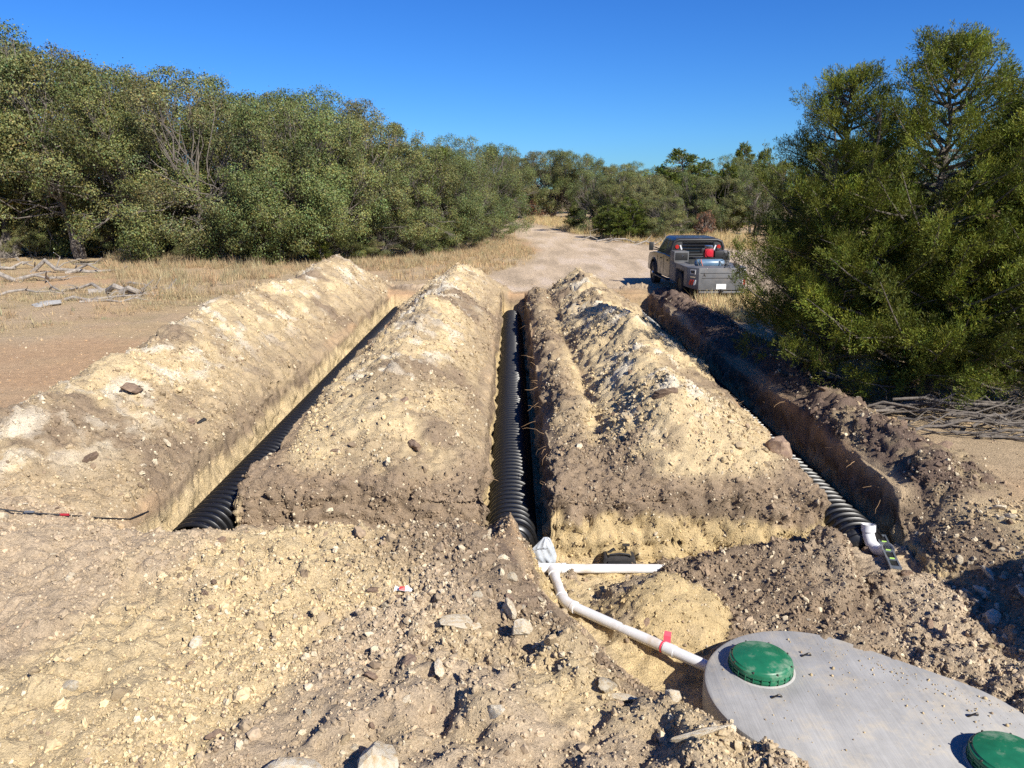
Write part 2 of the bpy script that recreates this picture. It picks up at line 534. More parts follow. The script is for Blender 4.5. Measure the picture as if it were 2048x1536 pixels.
def terrain(X, Y):
    n_lo = fbm(X, Y, 0, 0.35, 3, seed=11)
    n_md = fbm(X, Y, 0, 1.3, 3, seed=21)
    wob = 0.05 * fbm(X, Y, 0, 0.9, 3, seed=31) + 0.030 * fbm(X, Y, 0, 4.3, 3, seed=32)
    Z = 0.05 * n_lo * sst(9, 30, np.hypot(X, Y)) + 0.012 * n_md
    Z = Z + 0.5 * sst(60, 300, np.hypot(X, Y))
    Xw = X + wob
    Yw = Y + 0.06 * fbm(X, Y, 0, 1.6, 3, seed=41)
    crumble = np.clip(.30 + .9 * fbm(X, Y, 0, 1.7, 3, seed=33), .06, .8)
    def wall(a, b, v):          # rising wall: steep, its top edge slumped
        m = (a + b) / 2
        return .82 * sst(a, b, v) + .18 * sst(m - .5 * crumble, m + .03, v)
    def fall(a, b, v):
        m = (a + b) / 2
        return 1 - .82 * sst(a, b, v) - .18 * sst(m - .03, m + .5 * crumble, v)
    # --- heaps ------------------------------------------------------------
    yy = Y
    def ridge(cx, wl, wr, hgt, pw=1.25):
        t = np.where(X < cx, (cx - X) / wl, (X - cx) / wr)
        return hgt * np.clip(1 - np.abs(t) ** pw, 0, 1)
    lump = 1 + 0.18 * fbm(X, Y, 0, 0.55, 3, seed=51)
    cx1 = -6.15 + 0.15 * np.sin(yy * 0.55 + 1) + 0.2 * fbm(0 * X, yy, 0, 0.3, 2, seed=3)
    h1 = np.interp(yy, [4.6, 6.5, 8, 9, 11, 13.5, 16, 19, 22.5, 24, 25.8, 27.5, 29.5, 31], [0.0, .25, .66, .95, 1.08, 1.34, 1.36, 1.34, 1.24, 1.33, 1.46, 1.35, .9, 0])
    dump = fbm(0 * X, yy, 0, .62, 3, 0.6, seed=7)
    h1 = h1 * (1 + .16 * dump)
    m1 = ridge(cx1, 1.9, 1.78, h1 * (0.9 + 0.1 * lump))
    cx2 = -1.92 + 0.12 * np.sin(yy * 0.7) + 0.25 * sst(20, 28, yy)
    h2 = np.interp(yy, [9.22, 9.6, 10.7, 12.3, 14, 17, 20, 22, 24, 26, 27.6, 29.2], [0, .22, .60, .84, .94, 1.12, 1.06, 1.05, 1.12, 1.22, 1.06, 0])
    h2 = h2 * (1 + .20 * fbm(0 * X + 3, yy, 0, .7, 3, 0.6, seed=8)); cx2 = cx2 + .22 * fbm(0 * X + 9, yy, 0, .6, 2, seed=9)
    m2 = ridge(cx2, 1.62, 1.52, h2 * lump, 1.35)
    cx3 = 2.38 + 0.12 * np.sin(yy * 0.8 + 2) - 0.1 * sst(14, 24, yy)
    h3 = np.interp(yy, [9.20, 9.65, 11.2, 13, 14.5, 16.5, 19, 21.5, 24.5, 26.5, 28.6], [0, .30, .80, .92, .88, 1.0, .98, .84, .98, .74, 0])
    h3 = h3 * (1 + .30 * fbm(0 * X + 5, yy, 0, .75, 3, 0.6, seed=10)); cx3 = cx3 + .22 * fbm(0 * X + 2, yy, 0, .7, 2, seed=12)
    m3 = ridge(cx3, 1.22, 1.66, h3 * lump, 1.3)
    # earthy lip along the right side of the middle trench, gully behind it
    lipn = 0.7 + 0.6 * fbm(X, Y, 0, 1.1, 3, seed=61)
    m3b = ridge(0.92 + 0.06 * np.sin(yy * 1.3), 0.42, 0.50, 0.44 * lipn * sst(9.6, 11.0, yy) * (1 - sst(26.5, 28.2, yy)), 1.6)
    lip2 = ridge(-0.62, .5, .22, .10 * lipn * sst(9.4, 11.0, yy) * (1 - sst(26.5, 28, yy)), 1.6)
    mR = ridge(5.42 + 0.12 * np.sin(yy * 0.9), 0.52, 0.95, (0.30 + 0.22 * fbm(X, Y, 0, .8, 3, seed=71)) * sst(8.5, 9.5, yy) * (1 - sst(26.5, 28.5, yy)), 1.4)
    mE = 0.30 * np.exp(-(((X + 3.6) / 1.0) ** 2 + ((Y - 28.6) / .55) ** 2)) + 0.22 * np.exp(-(((X - 4.6) / 1.1) ** 2 + ((Y - 28.6) / .5) ** 2))
    # foreground rubble heap
    pd = poly_sd(X, Y, PIT)
    xb = sst(-6.5, -5.0, X)
    fore = (0.13 + 0.15 * sst(5.2, 6.9, Y)) * sst(7.95, 7.15, Y + 0.25 * fbm(X, Y, 0, .7, 2, seed=15)) * sst(1.5, 3.4, Y) * sst(-9.5, -5.5, X)
    fore = fore * sst(0.02, -0.55, pd) + 0.10 * np.exp(-((pd + .35) / .28) ** 2) * sst(7.6, 6.6, Y) * (X < 3)
    rub = sst(-1.9, -0.4, X - 0.25 * (Y - 5)) * sst(7.2, 6.2, Y) * sst(3.4, 2.4, X)
    fore = fore + rub * sst(0.0, -0.35, pd) * (0.13 * fbm(X, Y, 0, 1.5, 3, seed=81) + 0.10)
    moff = 2.35 * np.clip(1 - (((X - 7.4) / 1.75) ** 2 + ((Y - 4.9) / 1.9) ** 2) ** .62, 0, 1)      # unseen heap, added out of view to shade the bank right of the tank
    heaps = np.stack([m1, m2, np.maximum(m3, m3b), fore, mR])
    Z = Z + np.maximum.reduce([m1, m2, m3, m3b, lip2, mR]) + mE + fore + moff
    # --- cuts --------------------------------------------------------------
    e = 0.042
    far = 1 - sst(T_END - .12, T_END + .1, Yw)
    t1 = wall(WX[0] - e, WX[0] + e, Xw) * fall(WX[1] - e, WX[1] + e, Xw) * far * sst(7.75, 8.7, Y)
    t2 = wall(WX[2] - e, WX[2] + e, Xw) * fall(WX[3] - e, WX[3] + e, Xw) * far * sst(8.5, 9.15, Y + .5 * (X - .05))
    t3 = wall(WX[4] - e, WX[4] + e, Xw) * fall(WX[5] - e, WX[5] + e, Xw) * far * sst(7.9, 8.5, Y)
    er = np.clip(.45 + .9 * fbm(X, Y, 0, 1.1, 3, seed=34), .08, 1.0) * np.where(X < 0, 1.25, .8)
    fy = Yw + .10 * fbm(X, Y, 0, 1.2, 3, seed=35)
    sh = np.where(X < 0, .34, .22)
    face = 1 - (1 - sh) * sst(FACE_Y - .07, FACE_Y + .07, fy) - sh * sst(FACE_Y, FACE_Y + .08 + .75 * er, fy)
    wdt = 0.62 + 1.5 * sst(3.9, 5.2, X) * sst(9, 8, Y)
    pit = sst(0, 1, (pd + 0.10 * n_md) / wdt) * face
    dip = 0.50 * sst(7.35, 8.7, Y) * face * wall(-4.4, -4.3, Xw) * (1 - sst(-0.5, .2, X))
    cut = np.maximum.reduce([t1, t2, t3, pit, dip])
    dep = 1.0 - .14 * sst(9.0, 9.7, Y)
    Zc = Z * (1 - cut) - dep * cut
    # --- fill in the pit ----------------------------------------------------
    fill = np.full(X.shape, -1.0) + 0.02 * n_md
    pile = -1.02 + 0.56 * np.clip(1 - (((X - 1.72) / .86) ** 2 + ((Y - 7.72) / .72) ** 2) ** 0.72, 0, 1)
    rr = np.clip((X - 1.75) / 2.1, 0, 1)
    ry = 8.62 - 0.18 * rr
    rt = (Y - ry)
    ramp = -1.02 + (0.12 + 0.66 * rr) * sst(1.62, 1.95, X) * np.clip(1 - np.abs(np.where(rt > 0, rt / .62, rt / 1.75)) ** 1.3, 0, 1) * sst(4.3, 3.75, X)
    ramp2 = -1.02 + sst(3.3, 4.2, X) * sst(9.5, 8.75, Y) * (0.40 + 0.08 * n_md)
    ramp3 = -1.02 + 0.30 * sst(2.4, 3.1, X) * sst(8.4, 7.2, Y)
    lowfill = np.maximum.reduce([fill, pile, ramp, ramp2, ramp3])
    inpit = np.maximum(pit, np.maximum(t3 * sst(9.8, 9.4, Y), t2 * sst(9.4, 9.0, Y)))
    Z = np.maximum(Zc, np.where(inpit > 0.02, lowfill - 2 * (1 - sst(.02, .3, inpit)), -9))
    td_ = poly_sd(X, Y, TANKP)
    Z = np.where(td_ > -.0, np.minimum(Z, -.80 - .25 * sst(0, .12, td_)), Z)
    near_t = sst(-.30, -.02, td_) * (td_ <= 0)
    Z = np.where(td_ <= 0, np.minimum(Z, Z * (1 - near_t) + (-.80 + .05 * n_md) * near_t), Z)
    info = dict(heaps=heaps, cut=cut, pd=pd, pile=pile, ramp=ramp, lowfill=lowfill, inpit=inpit, Zc=Zc, rub=rub, n_lo=n_lo, n_md=n_md, dip=dip, t=np.maximum.reduce([t1, t2, t3]), face=face, m3b=m3b, m3=m3, fore=fore, mE=mE)
    return Z, info
Z, I = terrain(X, Y)

# --- normals of the smooth sheet, then break it up along them
def grid_normals(X, Y, Z):
    P = np.stack([X, Y, Z], -1)
    du = np.gradient(P, axis=1); dv = np.gradient(P, axis=0)
    n = np.cross(du, dv)
    return n / (np.linalg.norm(n, axis=-1, keepdims=True) + 1e-12)
NRM = grid_normals(X, Y, Z)
PZ0 = Z
top_m = sst(FACE_Y - .1, FACE_Y, Y) * sst(12.0, 9.6, Y) * sst(.25, .05, np.max(I['heaps'][:3], axis=0)) * (X > -3.6) * (X < 4.1)
near = sst(16, 8, np.abs(X)) * sst(44, 30, Y) * sst(1, 3, Y)
hp = I['heaps']
loose = np.clip(np.maximum.reduce([sst(.02, .2, hp[0]), sst(.02, .2, hp[1]), sst(.02, .2, hp[2]), sst(.02, .15, hp[3]), sst(.02, .15, hp[4]), top_m,
                                   sst(.05, .5, I['cut']), sst(.05, .2, I['mE'])]), 0, 1) * near
nearer = sst(20, 8, Y)
wx_, wid = worley(X / .17, Y / .17, Z / .17, 5)
wx2, wid2 = worley(X / .07, Y / .07, Z / .07, 15)
clod_mask = sst(-0.15, 0.45, fbm(X, Y, Z, 0.8, 3, seed=91))
wallness = 1 - np.abs(NRM[..., 2])
disp = (0.12 * fbm(X, Y, Z, 1.5, 3, seed=101) * (1 - .6 * wallness) + 0.050 * fbm(X, Y, Z, 6, 3, 0.6, seed=111)) * loose
disp += loose * wallness * (0.05 * fbm(X, Y, Z, 2.6, 4, 0.6, seed=113) - .05 * sst(.12, 0, np.abs(fbm(X * 1.6, Y, Z * .8, 2.0, 3, seed=114))) * sst(-.75, -.3, PZ0))
disp += loose * (0.3 + 0.7 * clod_mask) * (1 - 0.6 * wallness) * (0.12 * np.clip(.62 - wx_, 0, 1) * wid ** 2 * 1.6 + 0.075 * np.clip(.6 - wx2, 0, 1) * (.1 + wid2 ** 1.5))
disp += 0.014 * fbm(X, Y, Z, 22, 2, seed=121) * np.maximum(loose, 0.35 * near)
bil = lambda f, s: np.abs(fbm(X, Y, Z, f, 3, .55, seed=s)) * 2 - .5
disp += loose * (0.5 + 0.5 * clod_mask) * (0.075 * bil(2.6, 171) + 0.048 * bil(6.5, 175) + .022 * bil(14, 179) * nearer)
disp += 0.10 * loose * bil(3.2, 183) * wallness + .05 * bil(8, 187) * np.clip(top_m, 0, 1)
# rubble on the foreground heap is coarser
disp += I['rub'] * near * 0.13 * np.clip(fbm(X, Y, Z, 4.2, 3, seed=131), -.6, 1) * sst(.1, -.25, I['pd'])
# gullies and slumps on the heaps' flanks
gul = np.abs(fbm(X * 0.5, Y * 2.1, 0, 1.0, 3, seed=141))
disp += -0.07 * sst(.22, 0, gul) * np.clip(sst(.15, .5, hp[2]) + .6 * sst(.2, .6, hp[0]) + .6 * sst(.2, .6, hp[1]), 0, 1) * near
# torn earthy lip beside the middle trench and the right-hand berm
torn = np.clip(sst(.05, .2, I['m3b']) * (X < 1.3) + sst(.05, .2, hp[4]), 0, 1)
disp += torn * near * 0.10 * fbm(X, Y, Z, 3.6, 4, 0.6, seed=151)
disp += 0.02 * near * (1 - loose) * fbm(X, Y, 0, 1.7, 4, seed=161)
PX = X + NRM[..., 0] * disp; PY = Y + NRM[..., 1] * disp; PZ = Z + NRM[..., 2] * disp
NRM = grid_normals(PX, PY, PZ)

# --- colour of the earth itself
def mixc(a, b, t):
    return a * (1 - t[..., None]) + b * t[..., None]
patch = fbm(X, Y, Z * .6, 0.62, 4, 0.55, seed=201)
patch2 = fbm(X, Y, Z, 2.2, 4, 0.6, seed=211)
dist = np.hypot(X, Y)
C = np.zeros(X.shape + (3,)) + FLD
C = mixc(C, RED, sst(-.2, .5, fbm(X, Y, 0, .25, 4, seed=221)))
C = mixc(C, GRN * 1.1, .45 * sst(.0, .45, fbm(X, Y, 0, .45, 4, seed=231)) * sst(15, 24, Y))
C = mixc(C, np.array((.42, .31, .17)), .6 * sst(.0, .4, fbm(X, Y, 0, .8, 4, seed=236)) * sst(13, 22, Y))
# heaps: tan caliche over brown clay, with bands
hm = np.max(hp[:3], axis=0)
hmax = sst(.03, .12, hm)
tanf = np.clip(sst(-.30, .20, patch + .45 * patch2 + 0.22), 0, 1)
flank1 = sst(-4.95, -4.5, X) * sst(-3.4, -3.8, X)      # brown belt along trench lips
flank2 = sst(-1.35, -.55, X + .35 * patch) * sst(.6, .3, X)
flank2b = sst(-2.9, -3.4, X + .25 * patch)
flank3 = sst(1.45, 1.0, X + .25 * patch) * sst(.2, .5, X)
col_h = mixc(mixc(np.zeros(C.shape) + BRN, TAN, tanf), WHT, sst(.12, .42, patch2 - .2 * patch + .05) * .7 * sst(.25, .7, hm / 1.1))
br1 = sst(-5.5, -4.6, X + .5 * patch) * (X < -4) * (0.66 + .3 * patch2)
br2 = np.clip(flank2 * .8 + flank2b * .6 * (X < -2), 0, 1) * (X > -3.7) * (X < .4)
br3 = flank3 * .95
brn = np.clip(np.maximum.reduce([np.where(hp[0] > .02, br1, 0), np.where(X > -3.7, br2, 0) * (X < .4), br3]), 0, 1)
blot = sst(.02, .30, fbm(X, Y, Z, 1.0, 4, .55, seed=207)) * .5
brn = np.clip(np.maximum(brn * (0.75 + .6 * patch2), blot * (X < .4)), 0, 1)
col_h = mixc(col_h, BRN * 1.02, brn)
C = mixc(C, col_h, hmax)
# tops of blocks between cut face and heap toe are brown
top = (Y > FACE_Y - .05) * sst(12.0, 9.6, Y) * sst(.16, .03, hm) * (X > -3.6) * (X < 4.1)
C = mixc(C, BRN * 1.1, np.clip(top, 0, 1))
# berm right of the last trench
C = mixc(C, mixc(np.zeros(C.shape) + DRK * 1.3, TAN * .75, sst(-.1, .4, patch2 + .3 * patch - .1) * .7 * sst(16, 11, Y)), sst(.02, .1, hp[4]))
C = mixc(C, BRN * .9, sst(.04, .15, I['mE']))
# foreground heap
fr = sst(.0, .05, hp[3]) * sst(8.4, 7.6, Y) + sst(8.6, 7.4, Y) * sst(-.1, -.5, I['pd']) + sst(3.6, 3.2, Y)
fr = np.clip(fr, 0, 1)
tf = sst(-.30, .25, patch + .3 * patch2 + .75 * np.exp(-((X + 2.2 - .2 * (Y - 6)) / .85) ** 2) - .26)
cf = mixc(mixc(np.zeros(C.shape) + np.array((.445, .345, .232)), TAN * 1.0, tf), BRN * 1.1, .6 * sst(.0, .45, fbm(X, Y, 0, .9, 3, seed=241) + .2 * patch2 - .1))
cf = mixc(cf, BRN * 1.05, sst(-1.9, -.9, X - .2 * patch) * sst(6.2, 7.0, Y + .4 * patch) * .95)
cf = mixc(cf, GRY * 1.12, I['rub'] * .6 * sst(-.25, .2, patch2))
cf = mixc(cf, TAN * .92, .4 * I['rub'] * sst(.0, .4, patch + .5 * patch2))
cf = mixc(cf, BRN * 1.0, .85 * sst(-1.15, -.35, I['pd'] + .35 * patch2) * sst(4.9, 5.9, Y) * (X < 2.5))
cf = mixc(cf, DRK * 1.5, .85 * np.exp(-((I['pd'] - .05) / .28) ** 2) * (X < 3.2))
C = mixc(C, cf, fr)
dp = sst(.05, .25, I['dip']) * sst(.06, .02, I['t'])
C = mixc(C, BRN * 1.05, np.clip(dp * 1.2, 0, 1) * sst(-4.4, -4.2, X))
# strata in the cuts
strat_z = PZ + .16 * patch2 + .14 * fbm(X, Y, Z, 1.1, 2, seed=251)
below = sst(-.43, -.53, strat_z)
cw = mixc(mixc(np.zeros(C.shape) + BRN * .86, BRN * 1.25, sst(-.2, .4, patch2)), YEL * 1.08, below)
cw_t1 = mixc(np.zeros(C.shape) + BRN, TAN * 1.02, sst(-.10, -.28, strat_z))
cw = np.where((X < -2.5)[..., None], cw_t1, cw)
cutm = np.clip(np.maximum(sst(.05, .25, I['t']), sst(.05, .3, I['inpit'])), 0, 1)
C = mixc(C, cw, cutm)
floor_c = mixc(np.zeros(C.shape) + YEL * 1.15, TAN, sst(-.2, .3, patch2))
C = mixc(C, floor_c, cutm * sst(-.9, -.97, PZ) * (Y < 9.1))
isramp = (I['inpit'] > .05) & (PZ > -.93) & (Y < 9.1) & (np.maximum(I['lowfill'], -5) >= I['Zc'] - .03)
C = np.where(isramp[..., None], mixc(np.zeros(C.shape) + BRN * 1.05, GRY, sst(-.1, .4, patch2) * .6), C)
pl = isramp & (I['pile'] >= I['lowfill'] - .04) & (((X - 1.72) / .84) ** 2 + ((Y - 7.72) / .70) ** 2 < 1)
C = np.where(pl[..., None], mixc(np.zeros(C.shape) + YEL * 1.05, GRY, sst(.1, .5, patch2 + sst(.4, 0, np.abs(Y - 8.0)) * .5) * .8), C)
rs = isramp & (X > 3.9)
C = np.where(rs[..., None], mixc(np.zeros(C.shape) + BRN, GRY * 1.1, sst(-.3, .3, patch2 + .3 * sst(4.1, 4.8, X))), C)
rbank = sst(4.6, 5.4, X) * sst(9.0, 8.2, Y) * sst(2.5, 3.5, Y)
C = mixc(C, mixc(np.zeros(C.shape) + BRN, TAN * .85, sst(-.15, .35, patch + .5 * patch2 + .1)), rbank * (1 - sst(8, 10, X)))
# track
def pixpoly(pp):
    return [tuple(atz(a, b)[:2]) for a, b in pp]
TRACK = pixpoly([(1005, 449), (1012, 462), (1050, 480), (1075, 500), (1062, 525), (985, 545), (900, 562), (800, 578)]) + [(-3.4, 28.3), (5.4, 28.2), (9.5, 27.0), (16, 24.5), (17, 31)] + \
        pixpoly([(1480, 500), (1330, 494), (1220, 482), (1140, 466), (1085, 455), (1040, 447)])
td = poly_sd(X, Y, TRACK)
trk = sst(-.35, .5, td + .5 * fbm(X, Y, 0, .7, 3, seed=261)) * (Y > 27.6)
rut = fbm(X * 1.5, Y * .35, 0, 1, 4, seed=271)
C = mixc(C, mixc(mixc(np.zeros(C.shape) + ROAD, ROAD * .76, sst(-.1, .5, rut)), np.array((.55, .44, .33)), sst(.05, .5, -rut) * .8), trk)
C *= (1 + .10 * fbm(X, Y, Z, 9, 3, seed=281))[..., None]
C = np.clip(C, .01, .9)

# --- cut the sheet into named regions
ny, nx = X.shape
idx = np.arange(ny * nx).reshape(ny, nx)
quads = np.stack([idx[:-1, :-1], idx[:-1, 1:], idx[1:, 1:], idx[1:, :-1]], -1).reshape(-1, 4)
def fc(a):
    return (a[:-1, :-1] + a[1:, 1:] + a[:-1, 1:] + a[1:, :-1]).reshape(-1) * .25
Xf, Yf, Zf = fc(X), fc(Y), fc(PZ)
reg = np.zeros(len(quads), int)
cutf = fc(I['cut'])
nc = cutf < .25
reg[(fc(trk) > .5)] = 1
reg[(fc(hp[0]) > .07) & nc & (Xf < -4.3)] = 2
reg[(fc(hp[1]) > .07) & nc & (Xf > -3.6) & (Xf < -.3)] = 3
reg[(fc(hp[2]) > .07) & nc & (Xf > .4) & (Xf < 4.05)] = 4
reg[(fc(hp[4]) > .07) & nc & (Xf > 4.8) & (Yf > 8.2)] = 5
reg[(fc(I['fore']) > .05) & (fc(I['pd']) < .12) & (Yf < 8.2) & (Yf > 1.0) & (reg == 0)] = 6
reg[(((Xf - 1.72) / .82) ** 2 + ((Yf - 7.72) / .68) ** 2 < 1) & (fc(I['inpit']) > .05) & (fc(I['pile'] - I['lowfill']) > -.06)] = 7
VV = np.stack([PX, PY, PZ], -1).reshape(-1, 3)
CC = C.reshape(-1, 3)
def region(r, name):
    q = quads[reg == r]
    u, inv = np.unique(q, return_inverse=True)
    me = new_mesh(name, VV[u], [inv.reshape(-1, 4)], smooth=True, colors=CC[u])
    return obj(name, me, M['soil'])
tag(region(0, 'ground'), 'brown clearing floor with dug trenches and pit', kind='structure')
tag(region(1, 'dirt_track'), 'pale sandy track winding to the far wood', kind='structure')
tag(region(2, 'spoil_heap'), 'long tan spoil ridge bordering the dry grass field', 'spoil heap', 'spoil ridges along the trenches')
tag(region(3, 'spoil_heap'), 'tan spoil ridge on the block with all-brown cut face, bare and sunlit', 'spoil heap', 'spoil ridges along the trenches')
tag(region(4, 'spoil_heap'), 'gullied spoil ridge shaded by juniper, above brown and yellow cut face', 'spoil heap', 'spoil ridges along the trenches')
tag(region(5, 'earth_berm'), 'low dark earth berm between outer trench and junipers', 'earth berm')
tag(region(6, 'rubble_heap'), 'broad heap of tan rubble and brown clods before the pit', 'rubble heap')
tag(region(7, 'clay_pile'), 'small yellow clay pile beside the white outlet pipe', 'clay pile')

GX, GY, GZ = xs, ys, PZ
def gz(x, y):
    i = int(np.clip(np.searchsorted(GX, x) - 1, 0, nx - 2)); j = int(np.clip(np.searchsorted(GY, y) - 1, 0, ny - 2))
    u = (x - GX[i]) / (GX[i + 1] - GX[i]); v = (y - GY[j]) / (GY[j + 1] - GY[j])
    return float(GZ[j, i] * (1 - u) * (1 - v) + GZ[j, i + 1] * u * (1 - v) + GZ[j + 1, i] * (1 - u) * v + GZ[j + 1, i + 1] * u * v)
def hit(px, py):
    """where the pixel's ray meets the built ground"""
    d = ray(px, py).normalized()
    t, p0 = 3.0, Vector((0, 0, CAM_H))
    while t < 160:
        p = p0 + d * t
        if gz(p.x, p.y) >= p.z:
            return p
        t += 0.015 + t * .001
    return p0 + d * t
# ------------------------------------------------------------------ drainage chambers
def arch(w, h, n=22, a0=0.0):
    """half-round arch profile (x,z), left foot to right foot"""
    out = []
    for k in range(n + 1):
        a = math.pi * (1 - k / n)
        c, s = math.cos(a), math.sin(a)
        out.append((w / 2 * math.copysign(abs(c) ** .85, c), h * abs(s) ** .8))
    return out
CH_W, CH_H, RIB = 0.67, 0.46, 0.15
def ring_mesh(name, prof_list):
    """sweep: list of (y, [(x,z)...]) sections"""
    n = len(prof_list[0][1])
    vs = [(x, y, z) for y, pr in prof_list for x, z in pr]
    fs = [(i * n + k, i * n + k + 1, (i + 1) * n + k + 1, (i + 1) * n + k) for i in range(len(prof_list) - 1) for k in range(n - 1)]
    me = new_mesh(name, np.array(vs), [np.array(fs)], smooth=True)
    return me
rib_me = ring_mesh('rib', [(-.028, arch(CH_W - .015, CH_H - .012)), (-.017, arch(CH_W + .035, CH_H + .024)), (-.011, arch(CH_W + .045, CH_H + .030)),
                           (.011, arch(CH_W + .045, CH_H + .030)), (.017, arch(CH_W + .035, CH_H + .024)), (.028, arch(CH_W - .015, CH_H - .012))])
rib_me.materials.append(M['chamber'])
def chamber_row(xc, y0, y1, z, label, cap=False, dx=0.0):
    t = thing('drainage_chamber', label, 'drainage chamber', (xc, y0, z), group='black ribbed drain chambers')
    L = y1 - y0
    sec = []
    k = 0
    y = 0.0
    while y <= L:
        sec.append((y, arch(CH_W, CH_H)))
        y += .5
    sec.append((L, arch(CH_W, CH_H)))
    me = ring_mesh('shell', sec)
    obj('shell', me, M['chamber'], t)
    nr = int(L / RIB)
    for k in range(nr):
        r = obj('rib', rib_me, None, t, (0, .05 + k * RIB, 0))
    # rows of moulded slots over the crown, between the ribs
    sl = MB()
    pr = arch(CH_W, CH_H, 44)
    for k in range(nr - 1):
        yy = .05 + (k + .5) * RIB
        for j in range(13, 32, 3):
            (xa, za), (xb, zb) = pr[j], pr[j + 1]
            a = math.atan2(zb - za, xb - xa)
            m = Matrix.Rotation(-a, 3, 'Y')
            sl.box(((xa + xb) / 2, yy - .02, (za + zb) / 2 + .004), (.022, .018, .016), m)
    sl.build('slot_lugs', M['chamber'], t)
    foot = MB()
    for s in (-1, 1):
        foot.box((s * (CH_W / 2 + .02), L / 2, .012), (.06, L, .02))
    foot.build('foot_flange', M['chamber'], t)
    if cap:
        m = ring_mesh('end_cap', [(-.17 * math.sin(a), [(x * max(math.cos(a), .02) ** .8, q * max(math.cos(a), .02) ** .55) for x, q in arch(CH_W + .02, CH_H + .01)])
                                  for a in [i * math.pi / 2 / 9 for i in range(10)]])
        c = obj('end_cap', m, M['chamber'], t)
        rr = MB()
        for a in (.35, .75):
            y_ = -.17 * math.sin(a)
            rr.tube([(x * math.cos(a) ** .8, y_, q * math.cos(a) ** .55 + .004) for x, q in arch(CH_W + .03, CH_H + .015)], .010, 6)
        rr.build('cap_rib', M['chamber'], c)
        if xc < 2: MB().tube([(0.0, -.12, .20), (0.0, -.27, .20)], .042, 16).build('inlet_stub', M['pvc'], t)
    return t
chamber_row(-3.95, 8.75, 27.0, -0.80, 'black ribbed drain chamber in the trench below the longest tan spoil ridge')
chamber_row(-0.01, 9.22, 27.0, -0.94, 'black ribbed drain chamber in the middle trench, white stub in its end cap', cap=True)
chamber_row(4.40, 8.98, 27.0, -0.89, 'black ribbed drain chamber in the shaded outer trench', cap=True)

# ------------------------------------------------------------------ pvc pipe run from the tank
def arc_pts(a, b, c, n=7, r=.16):
    """rounded corner at b between a and c"""
    a, b, c = Vector(a), Vector(b), Vector(c)
    p0 = b + (a - b).normalized() * r
    p1 = b + (c - b).normalized() * r
    return [p0 * (1 - t) ** 2 + b * 2 * t * (1 - t) + p1 * t * t for t in [i / n for i in range(n + 1)]]
PR = .057
tee = Vector((0.50, 8.74, -.905)); elb = atz(1128, 1205, -.88); tk = atz(1424, 1337, -.86)
tk = tk + (tk - elb).normalized() * .12
lat = Vector((2.6, 8.76, -.92))
run = thing('pvc_pipe_run', 'white PVC drain pipe with tee running from tank to middle trench', 'drain pipe', tee)
O = tee
def rel(p): return Vector(p) - O
MB().tube([rel(tee + Vector((.10, 0, 0))), rel(lat)], PR, 20).build('lateral_pipe', M['pvc'], run, smooth=True)
tb = MB().tube([rel(tee + Vector((-.19, .012, 0))), rel(tee + Vector((.16, .0, 0)))], PR + .009, 20)
tb.tube([rel(tee + Vector((-.215, .012, 0))), rel(tee + Vector((-.16, .012, 0)))], PR + .014, 20)
tb.tube([rel(tee + Vector((.12, 0, 0))), rel(tee + Vector((.175, .0, 0)))], PR + .014, 20)
d1 = (elb - tee).normalized()
tb.tube([rel(tee), rel(tee + d1 * .17)], PR + .009, 20).tube([rel(tee + d1 * .13), rel(tee + d1 * .18)], PR + .014, 20)
tb.build('tee_fitting', M['pvc'], run, smooth=True)
MB().tube([rel(tee + d1 * .15), rel(elb - d1 * .12)], PR, 20).build('drop_pipe', M['pvc'], run, smooth=True)
d2 = (tk - elb).normalized()
eb = MB().tube([rel(p) for p in arc_pts(tee, elb, tk, 8, .15)], PR + .008, 20)
eb.tube([rel(elb - d1 * .17), rel(elb - d1 * .13)], PR + .013, 20).tube([rel(elb + d2 * .13), rel(elb + d2 * .17)], PR + .013, 20)
eb.build('elbow_fitting', M['pvc'], run, smooth=True)
MB().tube([rel(elb + d2 * .12), rel(tk)], PR, 20).build('outlet_pipe', M['pvc'], run, smooth=True)
jn = elb + (tk - elb) * .70
MB().tube([rel(jn - d2 * .06), rel(jn + d2 * .06)], PR + .006, 20).build('coupling', M['pvc'], run, smooth=True)
# left arm of the tee into the end cap
MB().tube([rel(tee + Vector((-.17, .012, 0))), rel(tee + Vector((-.34, .10, .06))), rel(Vector((0.02, 8.92, -.72)))], PR * .92, 16).build('inlet_pipe', M['pvc'], run, smooth=True)
# pink flag tied round the pipe
fp = elb + (tk - elb) * .66
fl = thing('marking_flag', 'small pink plastic flag wrapped on the white outlet pipe', 'flag', fp)
MB().tube([-d2 * .010, d2 * .010], PR + .0035, 20, cap=False).build('band', M['pink'], fl, smooth=True)
fv = [(0, 0, PR - .01), (.07, -.02, PR - .005), (.005, .02, .12), (.075, 0.0, .115), (.02, .05, .155), (.085, .03, .15)]
MB().add(fv, [(0, 1, 3, 2), (2, 3, 5, 4)]).build('streamer', M['pink'], fl)

